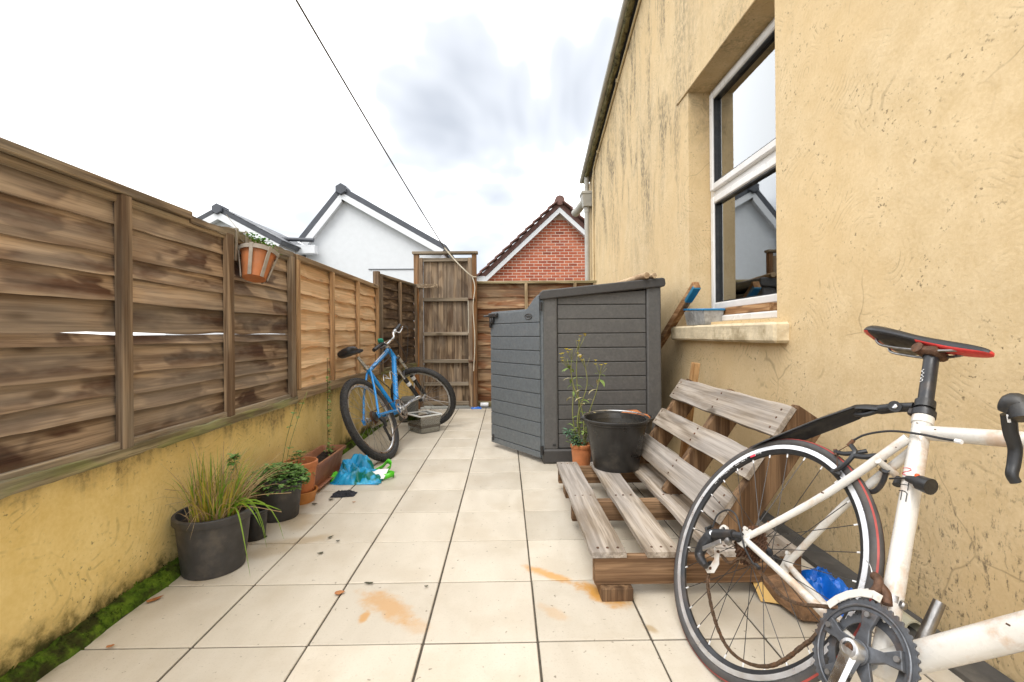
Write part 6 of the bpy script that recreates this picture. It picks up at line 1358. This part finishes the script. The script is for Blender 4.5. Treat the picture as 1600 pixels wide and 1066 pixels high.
# ------------------------------------------------------------------ blue mountain bicycle leaning on the newer fence
RB = .335
fb_ = Frame((-1.026, 3.532, RB * math.cos(.456)), 1.390, .456)
bb2 = empty('mountain_bicycle', (-.87, 4.05, 0), 'blue mountain bicycle with black saddle leaning on the newer fence', 'bicycle')
wheel(fb_, fb_.C, RB, .050, (.2835, .272, .264, .012), M['rubber'], M['alloy'], M['alloy'], bb2, 'rear_wheel', 32, .022, tread=True, spoke_m=M['steel'], spr=.0012)
B = M['blue_frame']; X = fb_
bBB, bST, bHT, bHB = X(.452, -.02), X(.282, .405), X(.842, .575), X(.892, .452)
m = MB(); m.tube([bBB, bST], .017, 14); m.tube([X(.296, .372), X(.850, .553)], [.017, .021], 14); m.tube([bBB, X(.884, .475)], [.022, .024], 14); m.tube([bHT, bHB], .023, 14); m.tube([bBB - X.n * .036, bBB + X.n * .036], .022, 14)
for s_ in (-1, 1):
    D = X(0, 0, .068 * s_); m.tube(spline([D, X(.22, -.008, .055 * s_), X(.42, -.02, .026 * s_)], 5), [.009 + .0004 * i for i in range(11)], 10); m.tube(spline([D, X(.14, .19, .052 * s_), X(.285, .365, .018 * s_)], 5), .009, 10); m.box(D, (.04, .05, .006), X.rot(), .002)
bf = m.build('frame', B, bb2, smooth=True)
MB().lathe([(.0235, -.02), (.026, -.02), (.026, .0), (.0235, .0)], bHT, 16, V((0, 0, 1)).rotation_difference((bHT - bHB).normalized()).to_matrix(), True).build('headset', M['steel'], bf, smooth=True)
# white angular strokes along the down tube
dd_ = (X(.884, .475) - bBB).normalized(); ofs = (X.n * .0245 + V((.01, -.012, .0)) * .5); c0 = bBB + ofs
up_ = X.n.cross(dd_).normalized()
for i, f0 in enumerate((.30, .38, .49, .57, .66)):
    a = bBB + dd_ * (f0 * .62) + X.n * .0235; z_ = [(-.012, .0), (.012, .012), (-.012, .024)] if i % 2 == 0 else [(.012, .0), (-.012, .012), (.012, .024)]
    MB().tube([a + up_ * y - X.n * abs(y) * .35 + dd_ * x for y, x in z_], .0035, 5).build('mark', M['white_mark'], bf)
a = X(.50, .42); MB().tube([X(.45, .44, .016), X(.70, .524, .018)], .0035, 5).build('mark', M['white_mark'], bf)
# post and saddle
ptp = X(.215, .505); MB().tube([X(.292, .38), ptp], .0145, 12).lathe([(.018, -.012), (.024, -.012), (.024, .012), (.018, .012)], bST, 16, V((0, 0, 1)).rotation_difference((bST - bBB).normalized()).to_matrix(), True).build('seat_post', M['alloy'], bb2, smooth=True)
vs = []; fs = []
for (s_, hw_, td, ud) in ((.03, .050, .0, .05), (.06, .078, -.008, .062), (.11, .082, -.008, .066), (.17, .062, .002, .058), (.23, .036, .006, .05), (.29, .026, .006, .044), (.33, .020, .010, .038), (.35, .008, .016, .028)):
    for (a, z) in ((-.75, -ud), (-1, -(ud + td) / 2), (-.85, -td - .008), (0, -td), (.85, -td - .008), (1, -(ud + td) / 2), (.75, -ud)): vs.append(X(s_, .585 + z, a * hw_))
fs = [(i * 7 + k, i * 7 + (k + 1) % 7, (i + 1) * 7 + (k + 1) % 7, (i + 1) * 7 + k) for i in range(7) for k in range(7)] + [tuple(range(7)), tuple(49 + k for k in range(7))[::-1]]
sb = MB().add(vs, fs).build('saddle', M['black_soft'], bb2, smooth='all'); md = sb.modifiers.new('s', 'SUBSURF'); md.levels = md.render_levels = 2
# drivetrain
for i in range(7):
    MB().lathe([(0, 0), (.026 + .0045 * (6 - i), 0), (.026 + .0045 * (6 - i), .002), (0, .002)], X.C + X.n * (.022 + .005 * i), 24, X.rot()).build('sprocket', M['steel'] if i > 2 else M['rust'], [o for o in bb2.children if o.name.startswith('rear_wheel')][0], smooth=True)
cr = bBB + X.n * .046; k = 40
crn = MB(); outer = [((.088 + (.003 if q % 4 in (1, 2) else 0)) * math.cos(2 * math.pi * q / 160), (.088 + (.003 if q % 4 in (1, 2) else 0)) * math.sin(2 * math.pi * q / 160)) for q in range(160)]
def annulusX(mb, X, c, outer, rin, th):
    k = len(outer); inn = [(rin * math.cos(2 * math.pi * i / k), rin * math.sin(2 * math.pi * i / k)) for i in range(k)]
    vs = [c + X.t * x + X.u * y + X.n * z for z in (0, th) for (x, y) in outer + inn]; fs = []
    for i in range(k):
        j = (i + 1) % k; fs += [(i, j, k + j, k + i), (2 * k + i, 3 * k + i, 3 * k + j, 2 * k + j), (i, 2 * k + i, 2 * k + j, j), (k + i, k + j, 3 * k + j, 3 * k + i)]
    return mb.add(vs, fs)
cro2 = annulusX(crn, X, cr, outer, .070, .004).build('crankset', M['alloy'], bb2)
m = MB()
for i in range(5): a = math.radians(72 * i); d = X.t * math.cos(a) + X.u * math.sin(a); m.beam(cr + d * .01, cr + d * .074, .018, .006, X.n, .001)
m.lathe([(.02, -.01), (.02, .02), (0, .02)], cr, 18, X.rot()); m.build('spider', M['alloy'], cro2)
annulusX(MB(), X, cr - X.n * .010, [(x * .8, y * .8) for x, y in outer], .055, .003).build('inner_ring', M['steel'], cro2)
ce2 = bBB + X.n * .075 + (X.t * .985 + X.u * .17).normalized() * .172
MB().tube([bBB + X.n * .068, ce2], [.017, .013], 10).build('crank_arm', M['alloy'], cro2, smooth=True)
pd = MB(); pc2 = ce2 + X.n * .055
for s_ in (-1, 1): pd.box(pc2 + X.t * .040 * s_, (.012, .024, .090), X.rot(), .003)
for s_ in (-1, 1): pd.box(pc2 + X.n * .042 * s_, (.075, .022, .010), X.rot(), .003)
pd.tube([ce2, pc2 + X.n * .05], .010, 8); pd.build('pedal', M['alloy'], cro2, smooth=True)
oc = bBB - X.n * .06; MB().tube([oc, oc - (ce2 - bBB - X.n * .075)], [.016, .012], 8).box(oc - (ce2 - bBB - X.n * .075) - X.n * .05, (.09, .022, .09), X.rot(), .004).build('left_crank', M['alloy'], cro2)
m = MB(); m.tube(spline([X(-.01, -.02, .075), X(.0, -.06, .085), X(.015, -.10, .075)], 5), [.016, .017, .018, .018, .017, .016, .015, .014, .013, .012, .012], 10); m.beam(X(.012, -.09, .06), X(.035, -.20, .055), .026, .012, X.n, .003)
rd2 = m.build('rear_derailleur', M['black_metal'], bb2, smooth=True); MB().lathe([(0, -.004), (.02, -.004), (.02, .004), (0, .004)], X(.035, -.20, .055), 14, X.rot()).build('jockey_wheel', M['black_pl'], rd2)
MB().tube(spline([X(.03, -.215, .048), X(.2, -.15, .046), X(.43, -.105, .046)], 5), .0035, 6).tube([X(.0, .042, .046), X(.44, .068, .046)], .0035, 6).build('chain', M['chain'], bb2, smooth=True)
# bottle cage and pannier of cables
m = MB()
for s_ in (-1, 1): m.tube(spline([X(.58, .20, .03 * s_), X(.54, .26, .034 * s_), X(.60, .33, .034 * s_), X(.66, .28, .03 * s_)], 5), .003, 6)
m.tube(spline([X(.54, .26, .034), X(.515, .285, 0), X(.54, .26, -.034)], 5), .003, 6); m.build('bottle_cage', M['alloy'], bb2, smooth=True)
m = MB(); m.tube(spline([X(.33, .30, .02), X(.40, .20, .04), X(.46, .10, .045), X(.50, .06, .05), X(.46, .03, .05)], 5), .003, 6); m.tube(spline([X(.80, .56, .03), X(.74, .48, .04), X(.56, .42, .03), X(.34, .40, .02)], 5), .0028, 6); m.build('cables', M['cable'], bb2, smooth=True)
# fork, front wheel turned hard over
FWc = V((-.830, 4.63, RB * math.cos(-.40))); fr2 = Frame(FWc, -.20, -.40)
wheel(fr2, FWc, RB, .050, (.2835, .272, .264, .012), M['rubber'], M['alloy'], M['alloy'], bb2, 'front_wheel', 32, .022, tread=True, spoke_m=M['steel'], spr=.0012)
fd_ = (bHB - FWc).normalized(); m = MB(); m2 = MB(); cr2 = bHB - fd_ * .02
m.tube([bHB + fd_ * .01, cr2], .02, 12); m.tube([cr2 - fr2.n * .062, cr2 + fr2.n * .062], .017, 12)
for s_ in (-1, 1):
    tp = cr2 + fr2.n * .062 * s_; bt = FWc + fr2.n * .058 * s_; md_ = tp + (bt - tp) * .42
    m2.tube([tp + fd_ * .03, md_], .0145, 12); m.tube([md_ + (tp - md_) * .05, bt], [.021, .018], 12)
    MB().tube([tp + (bt - tp) * .50, tp + (bt - tp) * .58], .0215, 12).build('fork_decal', M['white_mark'], bf)
m.build('fork', M['black_metal'], bb2, smooth=True); m2.build('fork_stanchions', M['alloy'], bb2, smooth=True)
arch = [cr2 + (FWc - cr2) * .40 + fr2.n * .062 * q + fd_ * (.05 * (1 - q * q)) for q in (-1, -.7, 0, .7, 1)]; MB().tube(spline(arch, 4), .011, 8).build('fork_brace', M['black_metal'], bb2, smooth=True)
# stem and bars
axd = (bHT - bHB).normalized(); stp = bHT + axd * .045; bc_ = stp + fr2.t * .075 + axd * .03; bn_ = -fr2.n
m = MB(); m.tube([bHT, stp + axd * .01], .018, 12); m.tube([stp, bc_], .016, 12); m.build('stem', M['alloy'], bb2, smooth=True)
far = [bc_, bc_ + bn_ * .08, bc_ + bn_ * .13 + axd * .035, bc_ + bn_ * .29 + axd * .045]; nea = [bc_, bc_ - bn_ * .08, bc_ - bn_ * .13 + axd * .035, bc_ - bn_ * .29 + axd * .045]
hb2 = MB().tube(spline(far, 5), .0135, 10).tube(spline(nea, 5), .0135, 10).build('handlebar', M['alloy'], bb2, smooth=True)
for P in (far, nea):
    d = (P[3] - P[2]).normalized(); MB().tube([P[3] - d * .115, P[3] + d * .004], .0175, 12).build('grip', M['black_soft'], hb2, smooth=True)
    q = P[3] - d * .145; MB().tube([q - d * .02, q + d * .02], .020, 10).tube(spline([q + fr2.t * .02, q + fr2.t * .05 - axd * .01, q + fr2.t * .055 + d * .06, q + fr2.t * .045 + d * .11], 4), .006, 7).build('brake_lever', M['alloy'] if P is far else M['black_metal'], hb2, smooth=True)
    MB().tube(spline([q + fr2.t * .02, q + fr2.t * .16 + axd * .05, bHB + fr2.t * .12, bHB + fr2.t * .04 - axd * .05], 6), .0026, 6).build('brake_cable', M['cable'], hb2, smooth=True)
MB().box(nea[2] + axd * .03, (.05, .04, .03), fr2.rot(), .008).build('bell', M['green_rub'], hb2)
